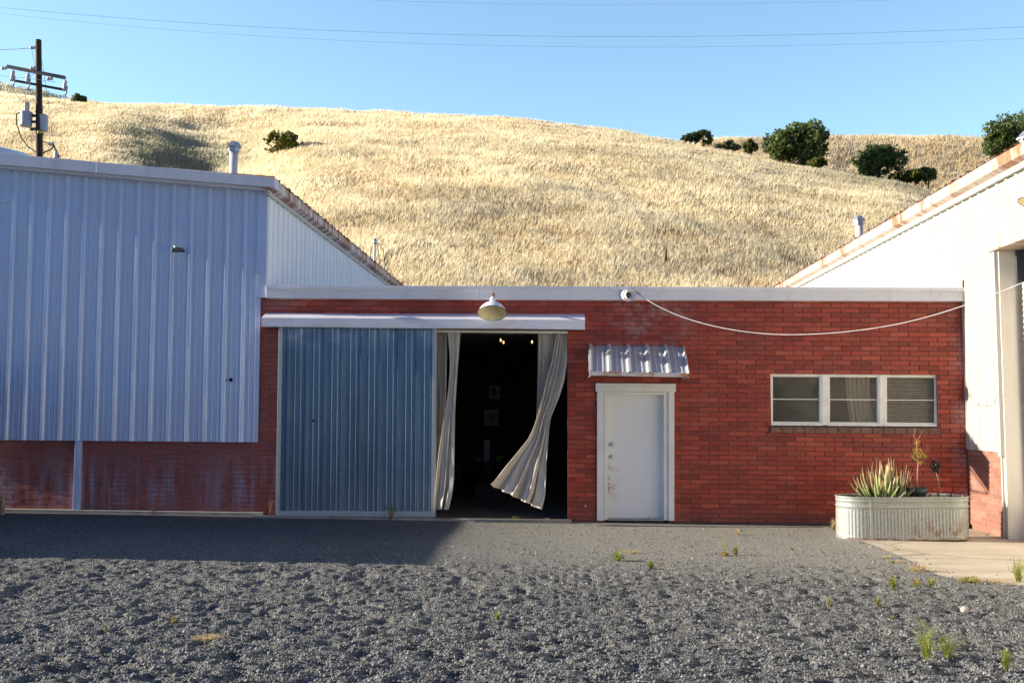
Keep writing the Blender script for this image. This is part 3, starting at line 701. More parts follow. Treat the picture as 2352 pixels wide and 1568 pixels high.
for i in range(n):
    a = xa+(xb-xa)*i/n; b = xa+(xb-xa)*(i+1)/n-.006; dd = random.uniform(-.003, .003)
    m.hexa([(a, 16.235+dd, zz0+SL*a), (b, 16.235+dd, zz0+SL*b), (b, 16.33, zz0+SL*b), (a, 16.33, zz0+SL*a), (a, 16.22+dd, zz1-.012+SL*a), (b, 16.22+dd, zz1-.012+SL*b), (b, 16.33, zz1+.01+SL*b), (a, 16.33, zz1+.01+SL*a)])
m.build('window_sill', 'brick_sill', cb, bevel=.006)
# little tap by the door
m = MB(); m.cur = None; p = atY(1344, 1161, 16.28); m.lathe([(.012, 0), (.012, .03), (.02, .035), (.022, .05), (0, .055)], p, 12, (0, -1, 0)); m.build('wall_plug', 'steel', cb, smooth=True)

# ================================================================== LEFT SHED
ls = empty('metal_shed', (-4.8, WY, 0), 'left shed of blue shaded ribbed steel above a brick base, low gable roof', 'building')
LY = 16.24
tlA = atY(-150, 375, LY); trA = atY(617, 436, LY); blA = atY(0, 1010, LY); brA = atY(592.5, 1015.2, LY)
X0 = -11.4; X1 = brA[0]; slT = (trA[2]-tlA[2])/(trA[0]-tlA[0]); slB = (brA[2]-blA[2])/(brA[0]-blA[0])
m = MB(); m.cur = None
rib0 = atY(76, 400, LY)[0]; off = -((rib0-X0) % .3048)
ribbed(m, (X0, LY, 0), (1, 0, 0), (0, -1, 0), X1-X0, lambda s: blA[2]+slB*(X0+s-blA[0]), lambda s: tlA[2]+slT*(X0+s-tlA[0]), off=off)
m.m = 1
for zz in (1.22, 2.55, 4.0):
    s = rib0-.06
    while s > X0: m.lathe([(.006, 0), (.005, .003), (0, .004)], (s, LY-.001, zz+SL*s*.5), 6, (0, -1, 0)); s -= .3048
    s = rib0
    while s+.3048 < X1: s += .3048; m.lathe([(.006, 0), (.005, .003), (0, .004)], (s-.06, LY-.001, zz), 6, (0, -1, 0))
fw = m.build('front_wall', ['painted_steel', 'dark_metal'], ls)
# corner trim
m = MB(); m.cur = None
c1 = atY(593.5, 440, LY-.03); c2 = atY(615, 440, LY-.03); cb_ = atY(610.5, 683.5, LY-.03)
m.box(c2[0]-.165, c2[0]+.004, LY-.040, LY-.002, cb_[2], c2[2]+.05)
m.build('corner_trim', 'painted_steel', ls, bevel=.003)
# fascia
m = MB(); m.cur = None
def fz(px, py): return atY(px, py, 16.0)
FY = 15.98
def lf(m, a, b, ya, yb, ya2, yb2, y0, y1):
    P_ = [atY(a, ya, y0), atY(b, yb, y0), atY(b, yb2, y0), atY(a, ya2, y0)]; B_ = [np.array([p[0], y1, p[2]]) for p in P_]
    m.hexa([P_[3], P_[2], B_[2], B_[3], P_[0], P_[1], B_[1], B_[0]])
lf(m, -300, 219.7, 325.5, 371.4, 353, 396.7, FY, LY+.02); lf(m, 220.3, 630, 371.6, 408, 396.9, 430.8, FY-.002, LY+.02)
m.build('fascia', 'fascia_left', ls, bevel=.005)
m = MB(); m.cur = None; lf(m, -300, 618, 353.3, 430.3, 360, 438.6, FY+.09, LY+.02); m.build('drip_edge', 'fascia_left', ls)
# side wall (faces right)
zt1 = atX(617, 437, -4.72)[2]
m = MB(); m.cur = None
ribbed(m, (XL, LY-.03, 0), (0, 1, 0), (1, 0, 0), 19.0, lambda s: 3.74, lambda s: 5.42, off=-.05)
m.build('side_wall', 'pale_steel', ls)
# brick corner backing & shaded interior box
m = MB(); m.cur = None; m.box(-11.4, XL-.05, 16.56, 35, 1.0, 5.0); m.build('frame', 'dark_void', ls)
# gutter and roof edge
gt_ = atY(629, 408.5, 16.02)
m = MB(); m.cur = None
zG = gt_[2]
GX = float(gt_[0])
m.hexa([(GX-.11, FY, zG-.20), (GX, FY, zG-.15), (GX, 35, zG-.15), (GX-.11, 35, zG-.20), (GX-.15, FY, zG-.03), (GX-.005, FY, zG-.012), (GX-.005, 35, zG-.012), (GX-.15, 35, zG-.03)])
m.build('gutter', 'gutter_rust', ls, bevel=.004)
m = MB(); m.cur = None
m.box(XL-.01, GX-.10, FY+.1, 35, zG-.27, zG-.20)
m.build('eave_trim', 'white_steel', ls)
def roof_sheet(m, xe, sgn, z0, y0, y1, run, pitch):
    pr = rib_profile(y1-y0, 0); prev = None
    for s, d in pr:
        jag = .012*math.sin(s*9)+random.uniform(-.008, .008)
        cur = m.ring([(xe-sgn*jag, y0+s, z0+d), (xe+sgn*run, y0+s, z0+d+pitch*run)])
        if prev: m.face(prev[0], prev[1], cur[1], cur[0])
        prev = cur
m = MB(); m.cur = None; roof_sheet(m, GX+.01, -1, zG+.0, FY+.05, 35, 6.9, .088); rf = m.build('roof', 'gutter_rust', ls)
# flashing in the corner above the centre roof
m = MB(); m.cur = None
m.hexa([(XL+.01, 16.25, 3.72), (XL+.36, 16.5, 3.70), (XL+.36, 19, 3.70), (XL+.01, 19, 3.72), (XL+.01, 16.25, 3.93), (XL+.05, 16.5, 3.90), (XL+.05, 19, 3.86), (XL+.01, 19, 3.90)])
m.build('flashing', 'fascia_paint', ls)
# pilaster
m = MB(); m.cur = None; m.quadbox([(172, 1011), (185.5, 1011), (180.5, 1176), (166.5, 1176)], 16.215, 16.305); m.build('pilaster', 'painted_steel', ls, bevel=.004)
m = MB(); m.cur = None; p = atY(530, 872, LY-.005); m.lathe([(.034, -.002), (.03, .004), (0, .004)], p, 12, (0, -1, 0)); p = atY(521, 873, LY-.005); m.lathe([(.014, -.002), (.012, .004), (0, .004)], p, 10, (0, -1, 0)); m.build('pipe_hole', 'hole_black', fw)
# concrete footing line
m = MB(); m.cur = None; m.box(-11.4, -4.8, 16.20, 16.29, -.2, .045, SL*1.2); m.build('footing', 'concrete', ls, bevel=.01)
# flood light on left wall
p = atY(418, 576, 16.2)
fl = empty('floodlight', p, 'small grey floodlight mounted high on the left ribbed wall', 'light')
m = MB(); m.cur = None; m.lathe([(.045, -.03), (.045, .04), (0, .04)], (p[0]-.02, 16.2, p[2]+.03), 14, (0, -1, 0)); m.build('mount', 'horn_plastic', fl, smooth=False)
m = MB(); m.cur = None; m.tube([(p[0]-.04, 16.12, p[2]+.03), (p[0]-.06, 16.02, p[2]+.05), (p[0]+.02, 15.98, p[2]-.02)], .014, 8); m.build('arm', 'steel', fl)
m = MB(); m.cur = None; m.box(p[0]-.08, p[0]+.11, 15.94, 16.04, p[2]-.055, p[2]-.005); m.box(p[0]-.06, p[0]+.09, 15.96, 16.02, p[2]-.004, p[2]+.02); m.build('lamp_head', 'dark_metal', fl, bevel=.006)

# ================================================================== RIGHT SHED
rs = empty('metal_shed', (XR, 15, 0), 'right shed with sunlit white ribbed steel side, rusty gutter and roller door', 'building')
ZE = 5.52; YJ = 14.98
m = MB(); m.cur = None
mbz = atX(2230, 1032.5, XR)[2]
ribbed(m, (XR, YJ+.06, 0), (0, 1, 0), (-1, 0, 0), 21, lambda s: mbz-.0 if s < 1.3 else 3.74, lambda s: ZE-.17, off=-.11, h=.03)
sw = m.build('side_wall', 'white_steel', rs)
m = MB(); m.cur = None
hz_ = atX(2281, 580, XR)[2]
ribbed(m, (XR, 2.0, 0), (0, 1, 0), (-1, 0, 0), YJ+.06-2.0, lambda s: hz_+.02, lambda s: ZE-.17, off=-.03, h=.03)
m.build('side_wall', 'white_steel', rs)
# brick base
mb = MB(); mb.cur = (1, 1, 1)
pos = lambda a, d, z: (XR+.03-d, a, z)
lay_bricks(mb, YJ-.02, 16.29, float(gz(6.6))-.07, mbz+.04, pos, (), 9, off=.05, tones=lambda rn, b: tuple(x*.30+y*.70 for x, y in zip(b, (.40, .24, .18))))
mb.build('brick_base', 'brick_side', rs)
simple('mortar_pale', (.30, .24, .20), .9, 0, .2, 9, .004)
m = MB(); m.cur = None; m.box(XR+.03, XR+.28, YJ, 16.3, -.3, mbz+.1); m.build('mortar_joints', 'mortar_pale', rs)
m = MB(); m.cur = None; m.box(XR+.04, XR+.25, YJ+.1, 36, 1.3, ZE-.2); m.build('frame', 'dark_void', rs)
# reveal jamb (faces camera), flange, hood
m = MB(); m.cur = None
m.box(XR-.002, XR+.30, YJ-.09, YJ, float(gz(6.6))-.05, hz_)
jb = m.build('door_jamb', 'jamb_paint', rs, bevel=.004)
m = MB(); m.cur = None; m.box(XR-.06, XR-.004, YJ-.07, YJ+.035, mbz-.06, hz_-.01); m.box(XR-.03, XR-.004, YJ-.02, YJ+.02, float(gz(6.6))-.05, mbz-.07)
m.build('jamb_flange', 'white_steel', jb, bevel=.003)
m = MB(); m.cur = None
m.box(XR-.075, XR+.3, 3.0, YJ+.12, hz_+.005, hz_+.03); m.build('door_hood', 'gutter_right', rs, bevel=.004)
m = MB(); m.cur = None
for i in range(44):
    z = float(gz(6.9))+i*.085; 
    m.hexa([(XR+.30, 3.0, z), (XR+.30, YJ-.13, z), (XR+.34, YJ-.13, z), (XR+.34, 3, z), (XR+.315, 3.0, z+.078), (XR+.315, YJ-.13, z+.078), (XR+.34, YJ-.13, z+.078), (XR+.34, 3, z+.078)])
rd = m.build('roller_door', 'jamb_paint', rs)
m = MB(); m.cur = None; m.box(XR+.24, XR+.345, YJ-.13, YJ-.092, -.15, hz_); m.build('door_guide', 'dark_metal', rd)
# gutter, roof
xo = XR-.17; zg = atX(2352, 323.5, xo)[2]
m = MB(); m.cur = None
m.hexa([(xo, 2, zg-.17), (xo+.11, 2, zg-.22), (xo+.11, 36, zg-.22), (xo, 36, zg-.17), (xo-.005, 2, zg-.005), (xo+.15, 2, zg-.02), (xo+.15, 36, zg-.02), (xo-.005, 36, zg-.005)])
m.build('gutter', 'gutter_right', rs, bevel=.004)
m = MB(); m.cur = None; m.box(xo+.10, XR+.02, 2, 36, zg-.30, zg-.215); m.build('eave_trim', 'white_steel', rs)
m = MB(); m.cur = None; roof_sheet(m, xo-.02, 1, zg+.0, 2, 36, 9, .088); m.build('roof', 'gutter_rust', rs)
m = MB(); m.cur = None
m.hexa([(XR-.22, 16.3, 3.68), (XR-.03, 16.15, 3.68), (XR-.03, 20, 3.70), (XR-.42, 20, 3.68), (XR-.15, 16.3, 3.74), (XR-.03, 16.15, 3.85), (XR-.03, 20, 3.82), (XR-.3, 20, 3.76)])
m.build('flashing', 'white_steel', rs)

# ================================================================== ADDED SHADE CASTER, unseen container shape outside the frame, put there to shade the yard
sh = empty('shade_caster_box', (-13, 13.6, 0), 'added unseen green container shape beyond the left picture edge, there to shade the yard', 'container')
m = MB(); m.cur = None
simple('shade_caster_paint', (.08, .13, .10), .6)
prev = None; PX = []
x1c, x0c, y0c, y1c, hc = -10.35, -16.4, 11.30, 15.95, 2.66
for (a, b, n_) in (((x1c, y0c), (x1c, y1c), (1, 0)), ((x1c, y1c), (x0c, y1c), (0, 1)), ((x0c, y1c), (x0c, y0c), (-1, 0)), ((x0c, y0c), (x1c, y0c), (0, -1))):
    L_ = math.dist(a, b); k_ = int(L_/.07)
    for i in range(k_): t = i/k_; d = -.03 if (i//2) % 2 else 0; PX.append((a[0]+(b[0]-a[0])*t+n_[0]*d, a[1]+(b[1]-a[1])*t+n_[1]*d))
r0 = m.ring([(x, y, .1) for x, y in PX]); r1 = m.ring([(x, y, hc) for x, y in PX]); m.bridge(r0, r1); m.face(*r1)
m.build('wall', 'shade_caster_paint', sh)
m = MB(); m.cur = None; m.box(x0c-.02, x1c+.02, y0c-.02, y1c+.02, -.1, .12); m.build('base_frame', 'dark_metal', sh)

# ================================================================== LAMPS, HORN, CABLE
def barn_lamp(loc, label, wall_dir=(0, 1, 0), tilt=24):
    """loc = centre of rim plane; wall_dir = direction from lamp to wall"""
    loc = np.array(loc); wd = np.array(wall_dir, float)
    e = empty('barn_lamp', loc, label, 'lamp', 'enamel barn lamps on the walls')
    ax = Vector((wd[0]*math.sin(R(tilt)), wd[1]*math.sin(R(tilt)), math.cos(R(tilt)))); c = Vector(loc)
    m = MB(); m.cur = None
    m.lathe([(.236, 0), (.228, .022), (.196, .080), (.148, .135), (.10, .170), (.062, .190)], c, 40, ax); sh_ = m.build('lamp_shade', 'lamp_enamel', e, smooth=True)
    m = MB(); m.cur = None
    m.lathe([(.062, .183), (.098, .163), (.145, .128), (.192, .074), (.224, .018), (.236, .0)], c, 40, ax); m.lathe([(0, .178), (.065, .178)], c, 20, ax); m.build('inner_reflector', 'lamp_inside', sh_, smooth=True)
    m = MB(); m.cur = None; m.lathe([(.231, -.004), (.238, -.005), (.240, .003), (.235, .008)], c, 40, ax); m.build('rim', 'dark_metal', sh_, smooth=True)
    m = MB(); m.cur = None; m.lathe([(.064, .188), (.046, .196), (.044, .235), (.050, .24), (.050, .262), (.038, .270), (.034, .29), (.026, .30), (0, .30)], c, 24, ax); m.build('neck', 'lamp_enamel', e, smooth=True)
    m = MB(); m.cur = None; a = np.array(c+ax*.295)
    m.tube([a, a+np.array(ax)*.05, a+np.array(ax)*.075+wd*.04, a+wd*.14+np.array([0, 0, .05]), a+wd*.34+np.array([0, 0, .03])], .019, 10); m.build('pipe_arm', 'rust_pipe', e, smooth=True)
    return e
rimc = atY(1131, 719, 15.78)
barn_lamp(rimc, 'white enamel barn lamp hanging above the curtained doorway of the brick workshop')
rc2 = atX(2384, 470, XR-.5)
barn_lamp(rc2, 'white enamel barn lamp on the right shed, cut by the picture edge', (1, 0, 0), 20)
# horn speaker
hp = atY(1443, 678, 16.12)
he = empty('horn_loudspeaker', hp, 'round white horn loudspeaker fixed to the fascia above the door awning', 'loudspeaker')
hax = Vector((.42, -.88, -.05)); m = MB(); m.cur = None; c = Vector((hp[0]-.015, 16.10, hp[2]))
m.lathe([(0, -.06), (.085, -.06), (.092, -.05), (.092, .0), (.102, .006), (.102, .03), (.085, .035), (.085, .05)], c, 30, hax); hb = m.build('back_shell', 'horn_plastic', he, smooth=False, bevel=.003)
m = MB(); m.cur = None; m.lathe([(.080, .045), (.088, .07), (.094, .12), (.098, .122), (.093, .12), (.06, .06), (.040, .03), (.034, 0)], c, 30, hax); m.build('horn', 'horn_plastic', he, smooth=True)
m = MB(); m.cur = None; m.lathe([(0, .052), (.036, .052), (.036, .03)], c, 20, hax); m.build('throat', 'rubber', he)
m = MB(); m.cur = None; m.tube([c-hax.normalized()*.05, (c.x+.02, 16.16, c.z-.03)], .015, 8); m.build('bracket', 'steel', he)
# cable
pts = [(1458, 669, 16.05), (1500, 697, 15.98), (1550, 721, 15.9), (1600, 738.5, 15.82), (1650, 751, 15.74), (1700, 760, 15.65), (1760, 766.5, 15.55), (1820, 768.5, 15.45), (1900, 765.5, 15.3), (1980, 757.5, 15.15), (2060, 744.5, 15.0), (2140, 725, 14.85), (2220, 699.5, 14.7), (2290, 673, 14.5), (2352, 648, 14.3), (2400, 628, 14.15)]
A0 = atY(*pts[0])[:2]; _r = ray(2420, 620); B0 = np.array([XR-.03, (XR-.03)*_r[1]/_r[0]]); _n = np.array([-(B0-A0)[1], (B0-A0)[0]])
pts[-1] = (2420, 620, 0); cw = []
for p_ in pts:
    d_ = ray(p_[0], p_[1]); t_ = np.dot(_n, A0)/np.dot(_n, d_[:2]); cw.append(CAM+d_*t_)
cwi = []; 
for i in range(len(cw)-1):
    p0 = cw[max(i-1, 0)]; p1 = cw[i]; p2 = cw[i+1]; p3 = cw[min(i+2, len(cw)-1)]
    for t in (0, .33, .66): cwi.append(.5*((2*p1)+(-p0+p2)*t+(2*p0-5*p1+4*p2-p3)*t*t+(-p0+3*p1-3*p2+p3)*t**3))
cwi.append(cw[-1])
ce = empty('hanging_cable', cw[0], 'white cable sagging from the fascia clamp across the brick wall to the right shed', 'cable')
m = MB(); m.cur = None; m.tube(cwi, .006, 6); m.build('cable', 'rope_white', ce, smooth=True)
m = MB(); m.cur = None; a = cw[0]; m.tube([a+np.array([-.07, .06, .05]), a+np.array([-.01, 0, 0]), a+np.array([.09, -.01, -.055])], .016, 8); m.lathe([(.022, -.02), (.022, .02), (0, .02)], a+np.array([-.03, .02, .035]), 10, (1, 0, 0)); m.lathe([(.018, -.015), (.018, .015), (0, .015)], a+np.array([.01, 0, .0]), 10, (0, 1, 0))
m.build('clamp', 'steel', ce)

# ================================================================== CURTAINS
def sheet(name, rows, nu, folds, amp, label, group, foldphase=0, sharp=1.0, extra=None):
    """rows: (py, left px, right px, Y); interpolated smoothly; folds across u"""
    rows = np.array(rows, float); nv_ = 90; vs = np.linspace(0, 1, nv_); rv = np.linspace(0, 1, len(rows))
    def smooth_i(col):   # smooth by repeated averaging of linear interp
        y = np.interp(vs, rv, rows[:, col])
        for _ in range(14): y[1:-1] = (y[:-2]+2*y[1:-1]+y[2:])/4
        return y
    A = [smooth_i(i) for i in range(rows.shape[1])]
    m = MB(); m.cur = None; prev = None
    for j in range(nv_):
        r_ = []
        for i in range(nu):
            u = i/(nu-1); v = vs[j]
            ph = folds*2*math.pi*u+foldphase+.5*math.sin(v*4+u*5)
            uw = u+.05*math.sin(u*9+foldphase)+.03*math.sin(u*23+v*2)
            fine_ = math.sin(uw*2*math.pi*folds*2.4); b1_ = 1-2*abs(math.sin(uw*math.pi*folds*.62+foldphase+v*.7))**.8; b2_ = math.sin(uw*2*math.pi*folds*1.15+1.3+v*1.1)
            kv = v**1.3; f = (1-kv)*(.55*fine_+.5*b2_)+kv*(1.5*b1_+.35*b2_+.10*fine_*(1-v)); f += .25*v*math.sin(v*9+u*4)+v*.9*(float(vn(np.array(u*9.0+v*3), np.array(v*11.0-u*5), 7))-.5)+.25*(float(vn(np.array(u*26.0), np.array(v*18.0), 8))-.5)
            wpx = A[2][j]-A[1][j]
            px = A[1][j]+wpx*u+.22*wpx/folds*math.cos(ph)*.6
            py = A[0][j]+(extra(u, v) if extra else 0)
            Yd = A[3][j]+amp*(.6+.9*v)*f*sharp
            p = atY(px, py, Yd)
            r_.append(p)
        cur = m.ring(r_)
        if prev: m.bridge(prev, cur, False)
        prev = cur
    o = m.build(name, 'canvas', None, smooth=True); tag(o, label, 'curtain', group)
    so_ = o.modifiers.new('s', 'SOLIDIFY'); so_.thickness = .003
    return o
G_ = 'canvas curtains in the sliding doorway'
sheet('curtain', [(764, 1002, 1026.5, 16.40), (900, 1000, 1024, 16.41), (1050, 998, 1016, 16.42), (1165, 996, 1012, 16.42)], 120, 5, .022, 'narrow shaded canvas curtain tucked behind the sliding door edge', G_)
sheet('curtain', [(763, 1028, 1057, 16.30), (833, 1034, 1052, 16.26), (893, 1030, 1047.5, 16.22), (953, 1021, 1044, 16.17), (1000, 1013.5, 1043.5, 16.12), (1043, 1006.5, 1043, 16.08), (1103, 1000.5, 1042, 16.02), (1135, 998, 1037.5, 16.0), (1170, 995.5, 1029.5, 15.98)], 160, 4, .022, 'cream canvas curtain beside the sliding door, its hem blown left into the sun', G_, .6)
sheet('curtain', [(764, 1235.5, 1290, 16.42), (860, 1234.5, 1284, 16.42), (920, 1233, 1272, 16.38), (975, 1232.5, 1262, 16.33), (1010, 1226, 1256, 16.30)], 200, 9, .026, 'straight pleated canvas curtain hanging behind the twisted one', G_)
def hem(u, v): return v**10*(u-.0)*0
hemrows = [(764, 1279, 1303, 16.36), (822, 1268, 1302.5, 16.32), (873, 1254, 1296, 16.27), (918, 1243.5, 1281, 16.20), (958, 1234, 1262, 16.12), (1003, 1217, 1259, 16.02), (1040, 1186, 1254, 15.92), (1075, 1156, 1252, 15.85), (1098, 1138, 1250, 15.8), (1112, 1124.5, 1241.5, 15.78)]
sheet('curtain', hemrows, 260, 5.0, .035, 'large canvas curtain twisted at the waist, its hem blown out wide to the left', G_, .4, extra=lambda u, v: v**3*(58*u))

# ================================================================== INTERIOR THINGS
def frame_pic(px0, py0, px1, py1, Y, label, inner, nm='framed_picture'):
    a = atY(px0, py1, Y); b = atY(px1, py0, Y); e = empty(nm, ((a[0]+b[0])/2, Y, a[2]), label, 'picture')
    w_ = .035; m = MB(); m.cur = None; m.box(a[0], b[0], Y-.03, Y, a[2], b[2]); m.build('mount', 'picture_mount' if inner != 'ochre' else 'painting_ochre', e)
    m = MB(); m.cur = None
    for x0, x1, z0, z1 in ((a[0]-w_, b[0]+w_, b[2], b[2]+w_), (a[0]-w_, b[0]+w_, a[2]-w_, a[2]), (a[0]-w_, a[0], a[2], b[2]), (b[0], b[0]+w_, a[2], b[2])): m.box(x0, x1, Y-.045, Y, z0, z1)
    m.build('frame', 'chest_wood', e)
    if inner == 'rect':
        m = MB(); m.cur = None; w2 = b[0]-a[0]; h2 = b[2]-a[2]; m.box(a[0]+w2*.38, a[0]+w2*.62, Y-.034, Y-.031, a[2]+h2*.25, b[2]-h2*.25); m.build('print', 'picture_dark', e)
    if inner == 'leaf':
        m = MB(); m.cur = None; cx = (a[0]+b[0])/2; cz = (a[2]+b[2])/2
        for an in (0, 60, 120, 180, 240, 300): m.tube([(cx, Y-.034, cz), (cx+.08*math.cos(R(an)), Y-.034, cz+.09*math.sin(R(an))), (cx+.11*math.cos(R(an+30)), Y-.034, cz+.13*math.sin(R(an+30)))], .009, 4)
        m.build('print', 'picture_dark', e)
YB = 24.98
frame_pic(1123, 885, 1148, 916, YB, 'small framed print, the upper of two on the dark back wall', 'rect')
frame_pic(1113, 940, 1145, 977, YB, 'framed print of a leafy branch, the lower of two on the back wall', 'leaf')
frame_pic(1052, 905, 1098, 985, YB, 'large dim ochre painting left of the two framed prints', 'ochre', 'painting')
te = empty('table', (atY(1100, 1100, 22)[0], 22, -.03), 'dark wooden table standing inside the open doorway', 'table')
a = atY(1050, 1062, 22); b = atY(1128, 1062, 22); tz = a[2]
m = MB(); m.cur = None; m.box(a[0], b[0], 21.7, 22.5, tz-.04, tz); m.build('table_top', 'chest_wood', te, bevel=.005)
for x in (a[0]+.05, b[0]-.05):
    for y in (21.76, 22.44): m = MB(); m.cur = None; m.box(x-.03, x+.03, y-.03, y+.03, -.03, tz-.045); m.build('leg', 'chest_wood', te)
def bowl(px, Y, r, h, mat, label, z, nm='bowl'):
    x = atY(px, 1000, Y)[0]; m = MB(); m.cur = None; m.lathe([(0, 0), (r*.5, 0), (r*.9, h*.5), (r, h), (r*.95, h), (r*.8, h*.5), (r*.3, .02), (0, .02)], (x, Y, z), 24); o = m.build(nm, mat, None, smooth=True, loc=(x, Y, z)); tag(o, label, nm)
bowl(1099, 22, .14, .13, 'ceramic_blue', 'blue grey ceramic bowl on the table in the doorway', tz)
bowl(1142, 22.6, .18, .12, 'ceramic_yellow', 'acid yellow bowl to the right of the table in the doorway', tz, )
st_ = empty('pedestal_stand', (atY(1142, 1100, 22.6)[0], 22.6, -.03), 'dark pedestal stand carrying the yellow bowl', 'stand'); x = st_.location.x
m = MB(); m.cur = None; m.box(x-.2, x+.2, 22.4, 22.8, tz-.03, tz-.002); m.build('top', 'chest_wood', st_); m = MB(); m.cur = None; m.tube([(x, 22.6, -.03), (x, 22.6, tz-.03)], .05, 10); m.build('column', 'chest_wood', st_)
x = atY(1112, 1000, 22.3)[0]
for i, (w_, h_, mt) in enumerate(((.12, .5, 'picture_mount'), (.03, .45, 'chest_wood'), (.04, .47, 'room_floor'), (.03, .44, 'chest_wood'))):
    m = MB(); m.cur = None; m.box(x, x+w_, 22.25, 22.42, tz, tz+h_); o = m.build('book', mt, None, bevel=.004); x += w_+.012
    tag(o, ['widest pale grey book, left end of the upright row on the table', 'dark book next to the wide pale book on the table', 'tallest of the thin dark books on the table', 'thin dark book at the right end of the row on the table'][i], 'book')
a = atY(1090, 1181, 20.5); b = atY(1162, 1108, 20.5)
chs = empty('chest', ((a[0]+b[0])/2, 20.8, -.035), 'dark wooden chest on the floor inside the doorway', 'chest')
m = MB(); m.cur = None; m.box(a[0], b[0], 20.5, 21.0, -.035, b[2]-.06); m.build('body', 'chest_wood', chs, bevel=.006); m = MB(); m.cur = None; m.box(a[0]-.015, b[0]+.015, 20.48, 21.02, b[2]-.057, b[2]); m.build('lid', 'chest_wood', chs, bevel=.006)
for (px, py), lab in (((1150, 782), 'left bulb of the close pair glowing under the workshop ceiling'), ((1156.5, 787), 'lower right bulb of the close pair glowing in the doorway'), ((1222, 786), 'single glowing bulb near the pleated curtain')):
    p = atY(px, py, 21); e = empty('hanging_bulb', p, lab, 'lamp', 'bulbs hanging in the workshop')
    m = MB(); m.cur = None; m.lathe([(0, -.024), (.014, -.014), (.018, 0), (.012, .024), (.010, .04)], p, 12); m.build('bulb', 'bulb', e, smooth=True)
    m = MB(); m.cur = None; m.tube([p+np.array([0, 0, .04]), p+np.array([0, 0, .09])], .016, 8); m.build('socket', 'rubber', e)
    m = MB(); m.cur = None; m.tube([p+np.array([0, 0, .09]), (p[0], p[1], 3.45)], .004, 5); m.build('cord', 'rubber', e)

# ================================================================== ROOF VENTS, MAST, POLE, LINES
def roof_vent(px, py_top, pxw, Y, zb_, label):
    s = pxw*Y/F_PX; p = atY(px, py_top, Y); zt = p[2]; e = empty('roof_vent', (p[0], Y, zb_), label, 'vent', 'sheet metal vents on the shed roofs')
    r = s*.27; m = MB(); m.cur = None; m.tube([(p[0], Y, zb_), (p[0], Y, zt-s*.45)], r, 18); m.build('pipe', 'vent_pipe', e, smooth=True)
    m = MB(); m.cur = None; c = (p[0], Y, zt)
    m.lathe([(r*1.0, -s*.74), (s*.38, -s*.72), (s*.37, -s*.42), (s*.53, -s*.40), (s*.53, -s*.36), (s*.24, -s*.03), (0, 0)], c, 6); m.build('cap', 'vent_steel', e)
    m = MB(); m.cur = None; m.lathe([(r*1.12, -s*.8), (r*1.12, -s*.74), (0, -s*.74)], c, 18); m.build('collar', 'vent_steel', e)
roof_vent(537.5, 325, 36, 19.5, 5.3, 'tall sheet metal flue with pointed cap on the left shed roof')
roof_vent(1972.5, 495, 30, 25, 5.4, 'shorter rusty flue with hooded cap behind the right shed gutter')
roof_vent(2362, 300, 52, 17, 5.6, 'roof flue at the top right corner, cut by the picture edge')
m = MB(); m.cur = None; c = atY(-20, 385, 19); m.lathe([(0, .36), (.25, .355), (.5, .32), (.75, .25), (.90, .15), (.92, 0)], c, 30)
o = m.build('dome_skylight', 'lamp_enamel', None, smooth=True, loc=tuple(c)); tag(o, 'low white dome on the left shed roof at the picture edge', 'skylight')
p = atY(860.5, 548, 27)
e = empty('service_mast', (p[0], 27, 5.2), 'thin white conduit mast with looped wires on the left shed roof', 'mast')
m = MB(); m.cur = None; m.tube([(p[0], 27, 5.0), (p[0], 27, p[2]-.08)], .035, 10); m.build('pipe', 'horn_plastic', e, smooth=True)
m = MB(); m.cur = None; m.lathe([(.036, -.1), (.055, -.08), (.058, 0), (.04, .05), (0, .06)], (p[0]+.01, 27, p[2]-.06), 14); m.build('weatherhead', 'steel', e, smooth=True)
m = MB(); m.cur = None
for dx, dz in ((-.11, -.62), (.13, -.75), (.29, -.90)):
    m.tube([(p[0], 27, p[2]-.1), (p[0]+dx*.5, 27, p[2]-.16), (p[0]+dx*.85, 27, p[2]-.35), (p[0]+dx, 27, p[2]+dz*.8), (p[0]+dx*.98, 27, p[2]+dz-.25)], .009, 5)
m.build('wires', 'wire_black', e)

PY = 36.3; PK = PY/44
def pp(px, py, dy=0): return atY(px, py, PY+dy)
up = empty('utility_pole', (pp(90, 300)[0], PY, float(hill(np.array([pp(90, 300)[0]]), np.array([PY]))[0])), 'dark wooden utility pole with crossarms and transformers behind the left shed', 'utility pole')
t_ = pp(88.5, 92); px_ = t_[0]
m = MB(); m.cur = None; bx_ = pp(90.5, 358)[0]; zb2 = pp(90, 358)[2]; m.tube([(bx_+.02, PY, up.location.z-.3), (bx_, PY, zb2), ((bx_+px_)/2, PY, (zb2+t_[2])/2), (px_, PY, t_[2]-.03), (px_, PY, t_[2])], [a*PK for a in (.165, .155, .145, .13, .12)], 14); m.build('pole', 'pole_wood', up, smooth=True)
m = MB(); m.cur = None
zz = pp(90, 305)[2]; m.lathe([(.162*PK, -.06), (.162*PK, .06), (0, .06)], (bx_, PY, zz), 14); m.build('tag_band', 'yellow_tag', up)
def beam(a, b, h, d, name, mat, par):
    h *= PK; d *= PK
    m = MB(); m.cur = None; a = np.array(a); b = np.array(b); m.hexa([a+[0, -d, -h], b+[0, -d, -h], b+[0, d, -h], a+[0, d, -h], a+[0, -d, h], b+[0, -d, h], b+[0, d, h], a+[0, d, h]]); return m.build(name, mat, par)
c1 = beam(pp(17, 153, -.2), pp(150, 179, -.25), .075, .06, 'crossarm', 'arm_wood', up)
c2 = beam(pp(25, 184, -.22), pp(150, 207, -.22), .05, .05, 'crossarm', 'pole_wood', up)
